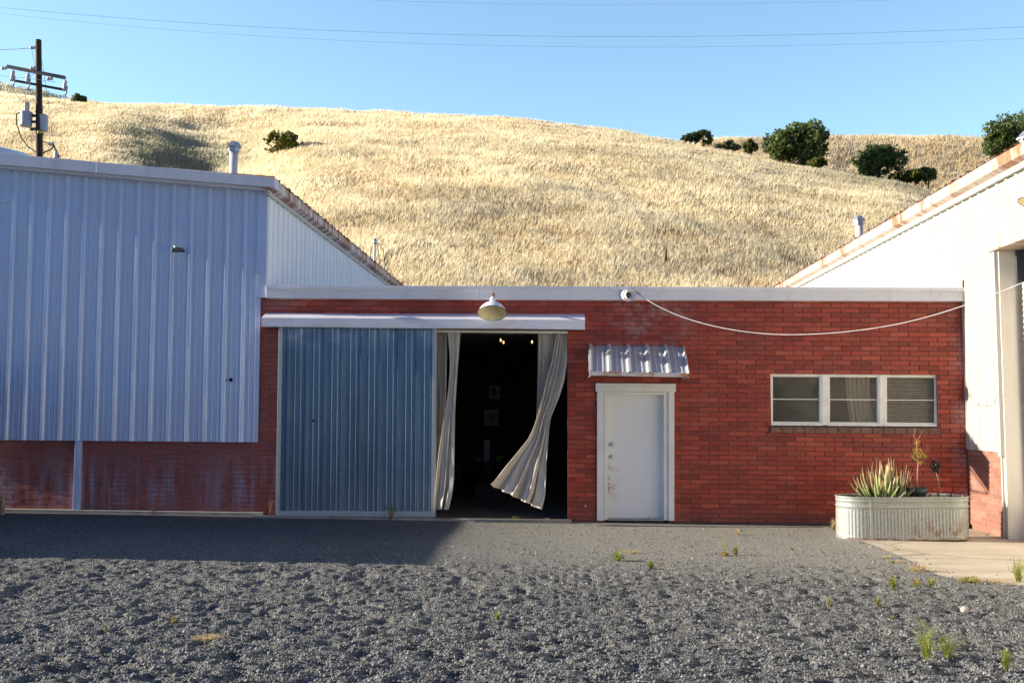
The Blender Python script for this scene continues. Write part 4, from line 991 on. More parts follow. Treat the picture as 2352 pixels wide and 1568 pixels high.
for px, py in ((76, 157), (115, 181), (10, 157), (76, 110)): m = MB(); m.cur = None; q = pp(px, py, -.3); m.lathe([(.0, -.12), (.06, -.1), (.07, -.03), (.04, 0), (.07, .03), (.06, .09), (0, .12)], q, 10, (1, 0, .1)); m.build('insulator', 'porcelain', up, smooth=True)
for px, py in ((28, 181), (63, 187), (148, 204)):
    q = pp(px, py, -.35); m = MB(); m.cur = None
    m.lathe([(0, .28), (.05, .26), (.07, .2), (.05, .16), (.08, .12), (.05, .08), (.08, .04), (.05, 0), (.07, -.04), (.04, -.1), (0, -.12)], q+np.array([0, 0, .05]), 10, (.15, 0, 1)); m.tube([q+np.array([.1, 0, .1]), q+np.array([.08, 0, -.15]), q+np.array([.03, 0, -.3])], .03, 8)
    m.build('fuse_cutout', 'porcelain', up, smooth=True)
for (x0, x1, y0, y1, lab) in ((45.5, 73, 257, 291, 0), (92, 109, 264, 302, 1)):
    q = pp((x0+x1)/2 if lab == 0 else 96, y1, -.05 if lab == 0 else .12); hgt = (y1-y0)*PY/F_PX; r = (.27 if lab == 0 else .26)*PK
    m = MB(); m.cur = None; m.lathe([(0, 0), (r*.93, .01), (r, .05), (r, hgt-.06), (r*1.05, hgt-.05), (r*1.05, hgt), (r*.7, hgt+.05), (0, hgt+.06)], q, 24); t2 = m.build('transformer', 'transformer_grey', up, smooth=False)
    for dx in ((.02, .1) if lab == 0 else (-.02,)):
        m = MB(); m.cur = None; m.lathe([(.05, 0), (.065, .08), (.045, .1), (.06, .2), (.045, .22), (.055, .32), (.03, .36), (0, .38)], q+np.array([dx, -.08, hgt+.03]), 10, (.0 if lab == 0 else .12, 0, 1)); m.build('bushing', 'porcelain', t2, smooth=True)
for py in (266, 280, 297): m = MB(); m.cur = None; a = pp(70, py, -.05); b = pp(86, py, 0); m.hexa([a+[0, -.03, -.05], b+[0, -.03, -.05], b+[0, .03, -.05], a+[0, .03, -.05], a+[0, -.03, .05], b+[0, -.03, .05], b+[0, .03, .05], a+[0, .03, .05]]); m.build('bracket', 'dark_metal', up)
m = MB(); m.cur = None
def wire(m, pts, r, dy=-.3): m.tube([pp(a, b, dy) for a, b in pts], r, 5)
wire(m, [(46, 258), (38, 262), (38, 285), (48, 315), (64, 337), (82, 349)], .022); wire(m, [(97, 352), (115, 345), (122, 337)], .03); wire(m, [(122, 330), (128, 345), (136, 361)], .035)
wire(m, [(97, 325), (116, 330)], .02); wire(m, [(24, 196), (40, 222), (66, 242)], .009); wire(m, [(53, 205), (60, 225), (68, 242)], .009); wire(m, [(150, 216), (125, 235), (105, 240)], .009); wire(m, [(96, 140), (108, 215), (118, 300), (126, 345)], .009)
wire(m, [(73, 118), (80, 150), (76, 172), (66, 180)], .009); m.build('wires', 'wire_black', up)
m = MB(); m.cur = None; q = pp(118, 331, -.3); m.lathe([(0, -.1), (.08, -.08), (.08, .08), (0, .1)], q, 10, (1, 0, 0)); m.build('splice_box', 'porcelain', up); m = MB(); m.cur = None; q = pp(129, 356, -.3); m.lathe([(0, -.15), (.1, -.12), (.08, .1), (0, .12)], q, 10); m.build('splice_box', 'porcelain', up)
def line(pts, Y, r, label, mat='wire_grey'):
    w_ = [atY(a, b, Y) for a, b in pts]; m = MB(); m.cur = None; m.tube(w_, r, 5); o = m.build('power_line', mat, None, smooth=True); tag(o, label, 'cable', 'power lines crossing the sky')
def curve(p, n=28):
    xs_ = np.linspace(p[0][0], p[-1][0], n); co = np.polyfit([a[0] for a in p], [a[1] for a in p], min(3, len(p)-1)); return [(x, np.polyval(co, x)) for x in xs_]
line(curve([(-60, 12), (0, 17), (300, 42), (650, 67), (1000, 79), (1400, 84), (1900, 79), (2400, 60)]), 52, .009, 'upper full length power line, dark and thin across the sky')
line(curve([(-60, 24), (0, 31), (300, 61), (700, 90), (1150, 105), (1500, 108), (1900, 104), (2400, 87)]), 54, .006, 'fainter power line just below the upper full length one')
line(curve([(600, -14), (750, -2), (1100, 7), (1500, 11), (1900, 5), (2400, -12)]), 54, .005, 'short faint power line grazing the top edge of the sky')
line([(-40, 116), (0, 115), (40, 113), (70, 111)], PY-.3, .012, 'pale wire leaving the pole top to the left', 'rope_white')
line([(-40, 172), (0, 174), (60, 180), (128, 189)], PY-.6, .008, 'pale wire leaving the pole below the upper crossarm', 'rope_white')
a = atY(-5, 464, 16.1); b = atY(34, 469, 16.2); m = MB(); m.cur = None; m.tube([a+(a-b)*.5, a, b], .006, 5); o = m.build('wall_wire', 'wire_grey'); tag(o, 'short grey wire ending on the left ribbed wall', 'cable')

# ================================================================== TREES AND BUSHES
def leaves(name, lobes, n, size, base, parent, mat='leaf', hi=(.10, .13, .03), squash=.8):
    """lobes: (cx,cy,cz,rx,ry,rz)"""
    vol = np.array([l[3]*l[4]*l[5] for l in lobes])**.7; pk = rng.choice(len(lobes), n, p=vol/vol.sum()); L = np.array(lobes)[pk]
    n0 = n; d = rng.normal(size=(n, 3)); d /= np.linalg.norm(d, axis=1)[:, None]
    lump = 1+.34*(vn(d[:, 0]*3+pk*7, d[:, 2]*3+d[:, 1]*2, 3)-.5)*2
    rr = (rng.uniform(.35, 1, n)**.45)*lump*rng.choice([1, 1, 1, 1.08], n)
    C_ = L[:, :3]+d*rr[:, None]*L[:, 3:6]
    kp = (fbm(C_[:, 0]*1.3+C_[:, 1]*.9, C_[:, 2]*1.5+C_[:, 1]*.5, 2, 12) > .46) | (rr < .5); C_ = C_[kp]; d = d[kp]; n = len(C_)
    a = rng.normal(size=(n, 3)); a /= np.linalg.norm(a, axis=1)[:, None]; b = np.cross(a, d+rng.normal(size=(n, 3))*.5); b /= np.linalg.norm(b, axis=1)[:, None]+1e-9
    s = size*rng.uniform(.5, 1.4, n)[:, None]
    V = np.stack([C_-a*s*.5, C_+b*s*.32, C_+a*s*.6, C_-b*s*.32], 1).reshape(-1, 3); Fc = np.arange(n*4).reshape(n, 4)
    g = np.clip(fbm(C_[:, 0]*1.1, C_[:, 2]*1.3, 3, 5)*1.2-.2+rng.normal(0, .22, n), 0, 1)[:, None]
    col = np.array(base)*(1-g)+np.array(hi)*g
    return npmesh(name, V, Fc, mat, np.repeat(col, 4, 0), parent=parent)
def tree(px0, px1, pyt, pyb, Y, label, cat='tree', nm='oak_tree', base=(.065, .095, .032), hi=(.24, .30, .085), n=9000, seed=1, hf=None, lobes_n=9, size=.34, trunk=True):
    rn = random.Random(seed); a = atY(px0, pyb, Y); b = atY(px1, pyt, Y); cx = (a[0]+b[0])/2; W = (b[0]-a[0])/2; H = b[2]-a[2]; zb_ = a[2]
    e = empty(nm, (cx, Y, zb_-.3), label, cat, 'trees and bushes on the hillside')
    lb = [(cx, Y, zb_+H*.52, W*.72, W*.7, H*.42)]
    for i in range(lobes_n):
        an = 2*math.pi*i/lobes_n+rn.uniform(-.3, .3); rr = rn.uniform(.46, .74); zz = rn.uniform(.24, .78)
        s = rn.uniform(.28, .42); lb.append((cx+math.cos(an)*W*rr, Y+math.sin(an)*W*rr, zb_+H*zz, W*s, W*s, H*s*.85))
    for i in range(3): lb.append((cx+rn.uniform(-.3, .3)*W, Y+rn.uniform(-.3, .3)*W, zb_+H*rn.uniform(.68, .78), W*.34, W*.34, H*.24))
    leaves('crown', lb, n, size, base, e, hi=hi)
    m = MB(); m.cur = None
    m.tube([(cx, Y, zb_-.6), (cx+.05*W, Y, zb_+H*.2), (cx-.03*W, Y, zb_+H*.45)], [.09*W, .07*W, .04*W], 8)
    for i in range(5):
        an = i*1.26; m.tube([(cx, Y, zb_+H*.2), (cx+math.cos(an)*W*.3, Y+math.sin(an)*W*.3, zb_+H*.45), (cx+math.cos(an)*W*.55, Y+math.sin(an)*W*.55, zb_+H*.65)], [.05*W, .03*W, .01*W], 6)
    m.build('trunk', 'bark', e)
def hd(px, py, hf=hill, lo=40, hi_=135):   # depth at which the pixel ray meets the hill
    ds_ = np.linspace(lo, hi_, 600); r = ray(px, py); X_ = r[0]/r[1]*ds_; Z_ = CAM[2]+r[2]/r[1]*ds_; f = hf(X_, ds_)-Z_
    k_ = np.where(f > 0)[0]; return float(ds_[k_[0]]) if len(k_) else None
yb = hd(650, 352) or 95
tree(606, 697, 305, 360, yb, 'round olive green bush alone on the open straw slope left of centre', 'bush', 'hill_bush', n=6500, seed=3, size=.3, base=(.06, .07, .018), hi=(.24, .25, .05))
tree(163, 199, 220, 240, 124, 'small dark bush on the crest just right of the utility pole', 'bush', 'hill_bush', n=1800, seed=5, size=.32)
tree(1560, 1612, 305, 331, 116, 'left half of the low pair of bushes on the skyline', 'bush', 'hill_bush', n=2200, seed=8, base=(.035, .05, .018), hi=(.14, .17, .05))
tree(1592, 1638, 299, 332, 117, 'rounder right half of the low pair of bushes on the skyline', 'bush', 'hill_bush', n=2600, seed=9)
tree(1704, 1742, 322, 352, 113, 'small bright green bush left of the big oak', 'bush', 'hill_bush', n=1800, seed=10, base=(.05, .07, .015), hi=(.18, .21, .04))
tree(1756, 1830, 300, 372, 108, 'left shoulder oak joined to the big oak on the ridge', seed=11, n=5500)
tree(1775, 1908, 279, 378, 109, 'biggest dark oak standing alone on the skyline ridge', seed=12, n=13000, lobes_n=12)
tree(1858, 1900, 362, 388, 106, 'small yellow green bush at the foot of the biggest oak', 'bush', 'hill_bush', n=1500, seed=14, base=(.05, .06, .012), hi=(.17, .19, .03))
tree(1958, 2072, 333, 412, 112, 'middle sized dark oak on the slope between the big oak and the shed roof', seed=15, n=9000)
tree(2040, 2085, 396, 422, 107, 'low yellow green bush in front of the middle oak', 'bush', 'hill_bush', n=1500, seed=16, base=(.05, .06, .012), hi=(.18, .19, .03))
tree(2078, 2125, 390, 425, 107, 'wide yellow green bush right of the middle oak', 'bush', 'hill_bush', n=2000, seed=17, base=(.05, .06, .012), hi=(.18, .19, .03))
tree(2112, 2150, 384, 420, 110, 'dark grey green bush nearest the shed roofline', 'bush', 'hill_bush', n=1500, seed=18)
tree(2254, 2345, 275, 362, 130, 'dark oak at the right picture edge, left and lower half of its clump', seed=19, n=8000)
tree(2290, 2430, 248, 370, 133, 'tallest dark oak at the right picture edge above the shed roof', seed=20, n=12000, lobes_n=12)
tree(1642, 1700, 327, 345, 122, 'low grey green scrub on the saddle between the skyline bushes', 'bush', 'hill_bush', n=1500, seed=24, base=(.08, .09, .05), hi=(.2, .2, .11))
tree(2118, 2188, 313, 323, 162, 'flat distant scrub on the far skyline left of the right oaks', 'bush', 'hill_bush', n=700, seed=25, size=.5)
# stump
ys = hd(1533, 622) or 45; q = atY(1533, 628, ys); q2 = atY(1530, 569, ys)
m = MB(); m.cur = None; m.tube([(q[0]+.02, ys, q[2]-.3), (q[0], ys, q[2]), (q[0]+.02, ys, q[2]+.55)], [.19, .17, .12], 9); m.tube([(q[0]-.05, ys, q[2]), (q[0]-.07, ys, q[2]+.6), (q2[0], ys, q2[2])], [.12, .07, .02], 7); m.tube([(q[0]+.06, ys, q[2]+.3), (q[0]+.08, ys, q[2]+.75)], [.05, .02], 6)
simple('charred_wood', (.035, .028, .022), .9)
o = m.build('tree_stump', 'charred_wood', None); tag(o, 'splintered grey stump standing in the grass above the brick roof', 'stump')

# ================================================================== PLANTER
TYc, TR = 14.80, .33; TX0 = float(atY(1922, 1180, TYc)[0]); TX1 = float(atY(2220, 1180, TYc)[0])
TXc = (TX0+TX1)/2; zg_ = float(gz(TXc))+.014
tb = empty('stock_tank_planter', (TXc, TYc, zg_), 'oval galvanised stock tank planter with rust stains at the right brick corner', 'planter')
def stad(r_off, n=420):
    r = TR+r_off; Ls = (TX1-TX0)/2-TR; per = 4*Ls+2*math.pi*r; out = []
    for i in range(n):
        s = per*i/n
        if s < 2*Ls: p = (-Ls+s, -r); nn = (0, -1)
        elif s < 2*Ls+math.pi*r: a = (s-2*Ls)/r-math.pi/2; p = (Ls+r*math.cos(a), r*math.sin(a)); nn = (math.cos(a), math.sin(a))
        elif s < 4*Ls+math.pi*r: p = (Ls-(s-2*Ls-math.pi*r), r); nn = (0, 1)
        else: a = (s-4*Ls-math.pi*r)/r+math.pi/2; p = (-Ls+r*math.cos(a), r*math.sin(a)); nn = (math.cos(a), math.sin(a))
        out.append((p, nn, s))
    return out
m = MB(); m.cur = None; prev = None; NB = 40*2
for (z, o_, cor) in ((.0, .012, 0), (.012, .014, 0), (.018, .0, 0), (.06, 0, 1), (.40, 0, 1), (.43, 0, .2), (.445, 0, 0), (.46, .012, 0), (.475, .012, 0), (.49, 0, 0), (.53, 0, 0), (.545, .010, 0), (.56, .010, 0), (.575, .0, 0), (.585, .006, 0), (.598, .016, 0), (.612, .012, 0), (.612, -.002, 0), (.59, -.004, 0), (.50, -.004, 0)):
    row = []
    for (p, nn, s) in stad(0): 
        d = o_+cor*.0045*math.sin(s/.048*2*math.pi)+.004*math.sin(p[0]*5+z*4); row.append((p[0]+nn[0]*d, p[1]+nn[1]*d, z*.985+.004*math.sin(p[0]*3)))
    cur = m.ring(row)
    if prev: m.bridge(prev, cur)
    prev = cur
o = m.build('tank', 'tub_steel', None, smooth=True); o.parent = tb
m = MB(); m.cur = None
sx_ = atY(2001, 1180, 14.46)[0]-TXc; m.hexa([(sx_-.012, -TR-.014, .03), (sx_+.012, -TR-.012, .03), (sx_+.012, -TR+.01, .03), (sx_-.012, -TR+.01, .03), (sx_-.016, -TR-.014, .555), (sx_+.008, -TR-.012, .555), (sx_+.008, -TR+.01, .555), (sx_-.016, -TR+.01, .555)])
o = m.build('seam', 'tub_steel', None, bevel=.003); o.parent = tb
m = MB(); m.cur = None; ring = m.ring([(p[0]*.99, p[1]*.985, .545+.02*math.sin(p[0]*13+p[1]*9)) for p, nn, s in stad(-.01, 120)]); c0 = m.vert((0, 0, .575))
for i in range(120): m.face(ring[i], ring[(i+1) % 120], c0)
soil_o = m.build('soil', 'soil', None); soil_o.parent = tb
SZ = zg_+.56
# dried leaf litter on the soil
m = MB(); m.cur = (.1, .05, .03)
for i in range(330):
    x = random.uniform(TX0+.08, TX1-.08); y_ = TYc+random.uniform(-.3, .3); z = SZ+random.uniform(-.015, .055); s = random.uniform(.015, .04); a = random.uniform(0, 6.28); t = random.random()
    m.cur = (.10+.15*t, .045+.08*t, .025+.04*t); d = np.array([math.cos(a), math.sin(a), random.uniform(-.4, .6)])*s; e_ = np.array([-math.sin(a), math.cos(a), random.uniform(-.5, .5)])*s*.4; c = np.array([x, y_, z]); m.poly(c-d, c+e_, c+d, c-e_)
o = m.build('leaf_litter', 'leaf'); tag(o, 'brown dried leaf litter lying on the soil of the stock tank', 'litter', kind='stuff')
def leafblade(m, base, tip, w, bend, th=.35, n=7, side=None, ctrl=None, c0=(.17, .21, .10), c1=(.42, .36, .18)):
    base = np.array(base); tip = np.array(tip); d = tip-base; L_ = np.linalg.norm(d)+1e-9; dn = d/L_
    hor = np.array([dn[0], dn[1], 0]); hor = hor/(np.linalg.norm(hor)+1e-9); sd_ = np.cross(dn, [0, 0, 1.0]); sd_ = sd_/(np.linalg.norm(sd_)+1e-9); up_ = np.cross(sd_, dn); prev = None
    for i in range(n):
        t = i/(n-1); wdt = w*(1-t**1.7)*(.85+.4*math.sin(min(t*3, 3.14))*.4)+.0008
        c = base+d*t+hor*bend*math.sin(math.pi*t)
        if ctrl is not None: c = base*(1-t)**2+np.array(ctrl)*2*t*(1-t)+tip*t*t
        m.cur = tuple(a*(1-t**2.2)+b*t**2.2 for a, b in zip(c0, c1))
        r_ = [c+sd_*wdt, c+up_*wdt*th*.4-hor*wdt*.1, c-sd_*wdt, c-up_*wdt*th*1.6]
        cur = m.ring(r_)
        if prev: m.bridge(prev, cur)
        prev = cur
al = atY(2033, 1137, TYc)[0]
m = MB(); m.cur = (1, 1, 1); rn = random.Random(4)
NLF = 150
for i in range(NLF):
    f = (i+.5)/NLF; an = i*2.39996; th_ = (f**.72)*R(74)*rn.uniform(.85, 1.12); rad = .20*math.sqrt(f)
    bx0 = al+rad*math.cos(an)*1.15; by0 = TYc+rad*math.sin(an)*.8; Ln = rn.uniform(.80, 1.08)*(1.0-.16*f)*(.55 if rn.random() < .22 else 1)
    hx = math.sin(th_)*Ln*.30; hz = math.cos(th_)*Ln*.53+.05
    ox = math.cos(an)+rn.uniform(-.25, .25); oy = math.sin(an)*.8+rn.uniform(-.2, .2)
    tip = (bx0+hx*ox+rn.uniform(-.04, .04), by0+hx*oy, SZ+hz); ct = (bx0+hx*.85*ox, by0+hx*.85*oy, SZ+hz*.33)
    v = rn.uniform(.75, 1.25); c0 = (.19*v, .26*v, .10*v); c1 = (.48, .42, .20) if rn.random() < .8 else (.42, .20, .10)
    leafblade(m, (bx0, by0, SZ-.02), tip, .029*rn.uniform(.75, 1.2), 0, n=9, ctrl=ct, c0=c0, c1=c1)
o = m.build('aloe_plant', 'succulent', None, smooth=True, loc=(al, TYc, SZ)); tag(o, 'large clump of pale green spiky aloe filling the left half of the stock tank', 'plant')
# pot with sapling
pxc = atY(2106, 1125, 14.72)[0]
pe = empty('flower_pot', (pxc, 14.72, SZ-.01), 'dark green plastic flower pot standing in the stock tank', 'pot')
m = MB(); m.cur = None; m.lathe([(0, 0), (.105, 0), (.135, .115), (.135, .120), (.148, .122), (.150, .165), (.140, .165), (.136, .15), (0, .145)], (pxc, 14.72, SZ-.01), 30); m.build('pot', 'pot_green', pe, smooth=False)
m = MB(); m.cur = None; m.lathe([(.135, 0), (.08, .012), (0, .014)], (pxc, 14.72, SZ+.138), 20); m.build('potting_soil', 'soil', pe)
sz0 = SZ+.14; sxx = atY(2107, 1110, 14.72)[0]
se = empty('maple_sapling', (sxx, 14.72, sz0), 'thin sapling with yellowing leaves growing in the green pot', 'plant')
def q3(px, py, Y=14.72): return atY(px, py, Y)
m = MB(); m.cur = None
m.tube([(sxx, 14.72, sz0), q3(2107, 1085), q3(2109, 1060), q3(2106, 1035), q3(2104, 1010)], [.007, .006, .006, .005, .004], 6)
m.tube([q3(2104, 1010), q3(2099, 1000), q3(2102, 985)], [.0035, .003, .0015], 5); m.tube([q3(2105, 1015), q3(2112, 1002), q3(2120, 988)], [.0035, .003, .0012], 5); m.tube([q3(2112, 1005), q3(2119, 1000), q3(2128, 999), q3(2124, 994)], [.002, .002, .001, .001], 4); m.tube([q3(2099, 1000), q3(2094, 997)], [.002, .001], 4)
m.tube([q3(2107, 1050), q3(2118, 1045), q3(2128, 1036), q3(2130, 1018)], [.003, .0025, .002, .001], 4); m.tube([q3(2107, 1060), q3(2097, 1050), q3(2093, 1040)], [.003, .002, .001], 4)
simple('sapling_stem', (.40, .24, .17), .6); m.build('stem', 'sapling_stem', se)
m = MB(); m.cur = (1, 1, 1); rn = random.Random(9)
for (px, py, n_) in ((2106, 1018, 10), (2101, 1034, 9), (2112, 1034, 9), (2118, 1045, 13), (2112, 1050, 9), (2098, 1048, 9), (2124, 1048, 8), (2104, 1058, 7), (2115, 1064, 9), (2108, 1040, 8)):
    for i in range(n_):
        c = q3(px+rn.uniform(-5, 5), py+rn.uniform(-5, 5), 14.72+rn.uniform(-.06, .06)); s = rn.uniform(.016, .034); a = rn.uniform(0, 6.28); t = rn.random(); m.cur = (.36+.2*t, .24+.18*t, .05) if t < .8 else (.18, .26, .05)
        for k_ in range(3):
            aa = a+k_*.9-.9; d = np.array([math.cos(aa), rn.uniform(-.3, .3), math.sin(aa)-.2])*s; e_ = np.array([-math.sin(aa), .3, math.cos(aa)])*s*.18; m.poly(c, c+d*.5+e_, c+d, c+d*.5-e_)
m.build('leaves', 'leaf', se)
# aeonium
ab = atY(2155, 1137, 14.76); ah = atY(2146, 1072, 14.74)
ae = empty('aeonium_plant', (ab[0], 14.76, SZ), 'black rosette succulent on a bare stem at the right end of the tank', 'plant')
m = MB(); m.cur = None; m.tube([(ab[0], 14.76, SZ-.02), atY(2156, 1110, 14.76), atY(2153, 1090, 14.75), ah], [.012, .011, .010, .012], 8); simple('woody_stem', (.25, .17, .11), .8); m.build('stem', 'woody_stem', ae, smooth=True)
rn = random.Random(12)
m = MB(); m.cur = (1, 1, 1)
for (dx, dz, sc) in ((0, .02, 1), (-.05, .0, .7), (.055, .02, .7), (-.02, .07, .7), (.03, -.06, .6), (-.035, -.05, .6)):
    for i in range(20):
        an = i*2.4; f = (i+1)/20; r_ = .075*sc*f+.014; hgt = (1-f)*.035*sc
        b_ = (ah[0]+dx, ah[1]+rn.uniform(-.02, .02)-.02, ah[2]+dz); ax_ = np.array([math.cos(an), -.55*(1-f), math.sin(an)])
        leafblade(m, b_, np.array(b_)+ax_*r_*1.15+np.array([0, -hgt, 0]), .019*sc, 0, .4, 5, c0=(.02, .01, .012), c1=(.04, .015, .02))
m.build('rosettes', 'aeonium_leaf', ae, smooth=True)
m = MB(); m.cur = (1, 1, 1)
cc = atY(2182, 1128, 14.85)
for i in range(40):
    an = random.uniform(0, 6.28); leafblade(m, (cc[0], 14.85, SZ-.02), (cc[0]+.16*math.cos(an)*random.uniform(.3, 1), 14.85+.1*math.sin(an), SZ+random.uniform(.02, .11)), .004, .01, c0=(.12, .07, .05), c1=(.2, .13, .08))
o = m.build('dried_plant', 'succulent', None, loc=(cc[0], 14.85, SZ)); tag(o, 'low tangle of dried brown leaves right of the black succulent stem', 'plant')

# ================================================================== WEEDS
def weed(px, py, w_, h_, n, kind, label, seed, Y=None, sway=0.0, wallY=None):
    p = onG(px, py)
    if wallY: p = atY(px, py, wallY)
    rn = random.Random(seed); sc = p[1]/F_PX; W = w_*sc/2; H = h_*sc*1.25
    pal = {'green': ((.20, .24, .05), (.50, .50, .14)), 'dry': ((.45, .34, .17), (.72, .58, .34)), 'mixed': ((.20, .22, .05), (.60, .50, .20)), 'red': ((.22, .08, .04), (.35, .2, .1))}[kind]
    m = MB(); m.cur = (1, 1, 1)
    for i in range(int(n*1.5)):
        an = rn.uniform(0, 6.28); r_ = W*rn.uniform(.25, 1); hh = H*rn.uniform(.35, 1)*(1-.35*(r_/W)**2); t = rn.random(); c = tuple(a*(1-t)+b*t for a, b in zip(*pal))
        b0_ = np.array([p[0]+rn.uniform(-.15, .15)*W, p[1]+rn.uniform(-.15, .15)*W, p[2]-.015]); tip = b0_+np.array([math.cos(an)*r_+sway*H, math.sin(an)*r_*.8, hh]); mid = (b0_+tip)/2+np.array([-math.cos(an)*r_*.18, 0, H*.10])
        m.cur = c; wd = max(.0032, sc*1.7)*(.40 if kind != 'dry' else .40); sd_ = np.array([-math.sin(an)*.4-.6, math.cos(an)*.4, 0])*wd
        i0 = m.ring([b0_-sd_, b0_+sd_]); i1 = m.ring([mid-sd_*.8, mid+sd_*.8]); i2 = m.vert(tip); m.face(i0[0], i0[1], i1[1], i1[0]); m.face(i1[0], i1[1], i2)
        for k_ in range(12 if kind in ('green', 'mixed') else 4):
            tt = rn.uniform(.25, 1); q = b0_*(1-tt)+tip*tt if tt > .5 else b0_*(1-tt)+mid*tt; a2 = rn.uniform(0, 6.28); s = sc*rn.uniform(2.6, 5.2); d = np.array([math.cos(a2), math.sin(a2)*.6, rn.uniform(.1, .9)])*s; e_ = np.array([-math.sin(a2), math.cos(a2), .2])*s*.22; m.cur = tuple(x*rn.uniform(.8, 1.25) for x in c); m.poly(q, q+d*.5+e_, q+d, q+d*.5-e_)
    o = m.build('weed' if kind != 'dry' else 'dry_weed', 'leaf', None, loc=(float(p[0]), float(p[1]), float(p[2]))); tag(o, label, 'weed', 'weeds growing in the gravel yard')
W_ = [(1420, 1287, 40, 26, 46, 'green', 'bushy green weed right of centre with pale dry stems beside it', 0),
      (1452, 1270, 46, 10, 40, 'dry', 'flat pale dry tuft just behind the bushy green weed', 0),
      (1495, 1304, 18, 18, 34, 'green', 'small round dark green weed in the gravel below the pedestrian door', 0),
      (1665, 1276, 26, 12, 30, 'mixed', 'low yellow green tuft beside a taller upright one', 0), (1663, 1276, 16, 50, 5, 'mixed', 'thin tall yellow flowering stalk rising from the low tuft', 0),
      (1690, 1274, 15, 20, 26, 'green', 'upright green tuft right of the thin flowering stalk', 0), (1694, 1228, 18, 14, 22, 'dry', 'pale dry tuft halfway between door and tank', 0),
      (1142, 1418, 20, 14, 22, 'green', 'lone small weed in the open gravel at lower centre', 0), (400, 1428, 18, 16, 22, 'mixed', 'small weed in the lower left gravel above the dry patch', 0),
      (475, 1465, 110, 12, 110, 'dry', 'flat wide patch of dry grass in the lower left gravel', 0), (243, 1448, 10, 10, 8, 'mixed', 'tiny sprout left of the lower left weed', 0),
      (2052, 1352, 20, 30, 34, 'green', 'spiky green weed just off the lower concrete edge', 0), (2105, 1345, 26, 18, 30, 'mixed', 'short green weed between the spiky one and the dry fringe', 0), (2138, 1342, 22, 16, 26, 'green', 'third short green weed along the concrete edge', 0),
      (1908, 1392, 12, 26, 16, 'mixed', 'slim upright sprig, the left one of two in the right gravel', 0), (2017, 1390, 12, 28, 16, 'mixed', 'slim upright sprig, the right one of two in the right gravel', 0), (2052, 1418, 10, 12, 8, 'mixed', 'tiny yellow sprig below the slim pair', 0),
      (2128, 1508, 84, 92, 46, 'green', 'tall loose branching weed near the lower right corner', 0), (2178, 1505, 76, 54, 46, 'green', 'low spreading weed touching the tall branching one', 0),
      (2312, 1536, 26, 52, 60, 'green', 'dense feathery green weed in the lower right corner', 0), (2340, 1336, 44, 56, 40, 'green', 'tall wispy weed at the right edge of the concrete', 0),
      (2285, 1338, 60, 10, 60, 'dry', 'dry straw clump at the foot of the wispy right edge weed', 0), (2228, 1336, 70, 14, 70, 'mixed', 'wide low mat of dry and green grass on the concrete edge', 0),
      (2108, 1312, 60, 18, 80, 'dry', 'fluffy dry tuft at the corner of the concrete apron', 0), (2035, 1282, 24, 10, 26, 'dry', 'small dry tuft on the slanting apron edge', 0), (2068, 1292, 30, 9, 26, 'dry', 'thin dry tuft lower on the slanting apron edge', 0),
      (1914, 1218, 20, 30, 34, 'dry', 'dry weeds leaning on the left end of the stock tank', 0), (1885, 1202, 30, 18, 20, 'dry', 'seeded dry weeds at the wall left of the tank', 0),
      (898, 1194, 26, 36, 18, 'mixed', 'yellow flowered weed at the foot of the sliding door', 0), (968, 1190, 16, 16, 12, 'mixed', 'small weed near the right foot of the sliding door', 0),
      (620, 1187, 24, 42, 9, 'red', 'thin reddish weed at the left foot of the sliding door', 0), (352, 1184, 20, 24, 6, 'dry', 'single dry curled stalk against the left brick base', 0),
      (1345, 1195, 30, 24, 20, 'mixed', 'sprawling weed between the doorway and the white door', 0), (1402, 1194, 16, 30, 12, 'red', 'thin weed in front of the white door at its hinge side corner', 0), (1490, 1198, 24, 12, 20, 'mixed', 'small weed growing under the white door', 0),
      (1183, 1194, 26, 9, 24, 'mixed', 'green tuft below the middle of the open doorway', 0), (1255, 1196, 20, 8, 20, 'dry', 'dry tuft below the right curtain', 0), (780, 1192, 40, 7, 30, 'dry', 'straw tuft along the sliding door sill', 0), (1120, 1196, 30, 7, 26, 'dry', 'flat straw tuft below the dark doorway', 0),
      (1518, 1292, 50, 4, 12, 'dry', 'scrap of straw lying right of the round weed', 0), (1820, 1262, 8, 6, 8, 'green', 'tiny sprout on the packed gravel', 0), (2050, 1292, 8, 8, 8, 'green', 'tiny sprout beside the slanting apron edge', 0)]
for i, t in enumerate(W_): weed(*t[:7], seed=100+i)
# straw and litter, loose stones
m = MB(); m.cur = (1, 1, 1); rn = random.Random(31)
for i in range(1150):
    px = rn.uniform(-20, 2370); py = rn.uniform(1205, 1568) if i > 700 else rn.gauss(1190+max(0, px-600)*.011, 4.5)
    if (px > 1950 and py < 1345) or (px < 200 and py < 1200): continue
    p = onG(px, py); a = rn.uniform(0, 6.28); L_ = rn.uniform(.02, .16) if rn.random() < .3 else rn.uniform(.01, .05); t = rn.random(); m.cur = (.30+.22*t, .22+.19*t, .12+.14*t)
    d = np.array([math.cos(a), math.sin(a), rn.uniform(-.1, .25)])*L_; e_ = np.array([-math.sin(a), math.cos(a), 0])*.003; c = p+np.array([0, 0, .012]); b_ = d*.5+e_*3; m.poly(c-e_, c+b_, c+d, c+e_)
o = m.build('straw_bits', 'leaf'); tag(o, 'bits of dry straw and leaves scattered over the gravel', 'litter', kind='stuff')
n = 42000
pxr = rng.uniform(-10, 2362, n); pyr = 1200+368*rng.uniform(0, 1, n)**.8
dx = Fv[None]+Rv[None]*((pxr-CX)/F_PX)[:, None]-Uv[None]*((pyr-CY)/F_PX)[:, None]; tt = (-1.72)/dx[:, 2]; PXY = CAM+dx*tt[:, None]
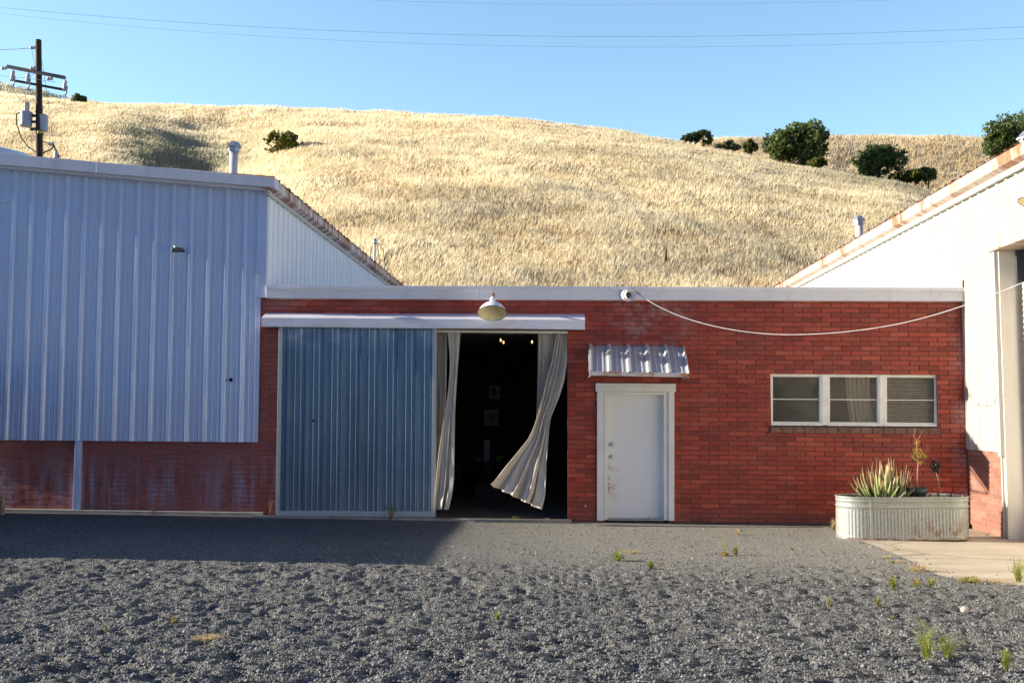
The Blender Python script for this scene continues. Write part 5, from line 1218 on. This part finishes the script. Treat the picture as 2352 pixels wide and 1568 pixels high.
keep = (PXY[:, 1] < 16.2) & (PXY[:, 1] > 5.5); _e = np.minimum(PXY[:, 0]-np.interp(PXY[:, 1], _E[:, 1], _E[:, 0]), PXY[:, 1]-np.interp(PXY[:, 0], [4.2, 5.3], [10.85, 10.35])); keep &= (_e < 0) | (rng.uniform(0, 1, len(_e)) < .5*np.exp(-np.maximum(_e, 0)/.16)); PXY = PXY[keep]; n = len(PXY)
from_x = np.searchsorted(xs, PXY[:, 0]); yya = np.array(yy); from_y = np.searchsorted(yya, PXY[:, 1]); _e = _e[keep[:len(_e)]] if len(_e) != n else _e; PXY[:, 2] = np.where(_e > 0, gz(PXY[:, 0])+.004, Z[np.clip(from_y, 0, Z.shape[0]-1), np.clip(from_x, 0, Z.shape[1]-1)])
s = rng.gamma(2.2, .0028, n)+.003; s = np.minimum(s, .022)
oct_ = np.array([[1, 0, 0], [-1, 0, 0], [0, 1, 0], [0, -1, 0], [0, 0, .8], [0, 0, -.8]], float); V = oct_[None]*rng.uniform(.6, 1.3, (n, 6, 1))*s[:, None, None]
an = rng.uniform(0, 6.28, n); c_, s_ = np.cos(an), np.sin(an); V = np.stack([V[..., 0]*c_[:, None]-V[..., 1]*s_[:, None], V[..., 0]*s_[:, None]+V[..., 1]*c_[:, None], V[..., 2]], -1)+PXY[:, None]+np.array([0, 0, .002])
fi = np.array([[0, 2, 4], [2, 1, 4], [1, 3, 4], [3, 0, 4], [2, 0, 5], [1, 2, 5], [3, 1, 5], [0, 3, 5]]); Fc = (fi[None]+(np.arange(n)*6)[:, None, None]).reshape(-1, 3)
g = rng.uniform(.07, .22, n); g = np.where(rng.uniform(0, 1, n) > .97, rng.uniform(.3, .5, n), g); col = np.stack([g, g*1.0, g*1.03], -1)
tag(npmesh('loose_gravel', V.reshape(-1, 3), Fc, 'pebble', np.repeat(col, 6, 0)), 'loose angular grey stones scattered over the yard', 'gravel', kind='stuff')
# pale cobble at lower right
m = MB(); m.cur = None; p = onG(2216, 1401); m.lathe([(0, -.02), (.035, -.01), (.04, .015), (.02, .035), (0, .038)], p, 9); simple('pale_stone', (.42, .38, .34), .8); o = m.build('stone', 'pale_stone', None, loc=tuple(map(float, p))); tag(o, 'single pale stone above the lower right weeds', 'stone')
# pallet at left edge
p = atY(-25, 1180, 15.6); pe = empty('wooden_pallet', p, 'pale wooden crate slats at the extreme left edge by the brick', 'pallet')
m = MB(); m.cur = None
x0, x1 = p[0]-.5, atY(4.5, 1160, 15.6)[0]
for z in (.02, .12, .22): m.box(x0, x1, 15.6, 15.62, float(gz(x0))+z, float(gz(x0))+z+.075)
m.build('slats', 'wood_pale', pe)
m = MB(); m.cur = None; m.box(x1-.06, x1-.005, 15.625, 15.7, float(gz(x0)), float(gz(x0))+.3); m.build('corner_post', 'wood_pale', pe)
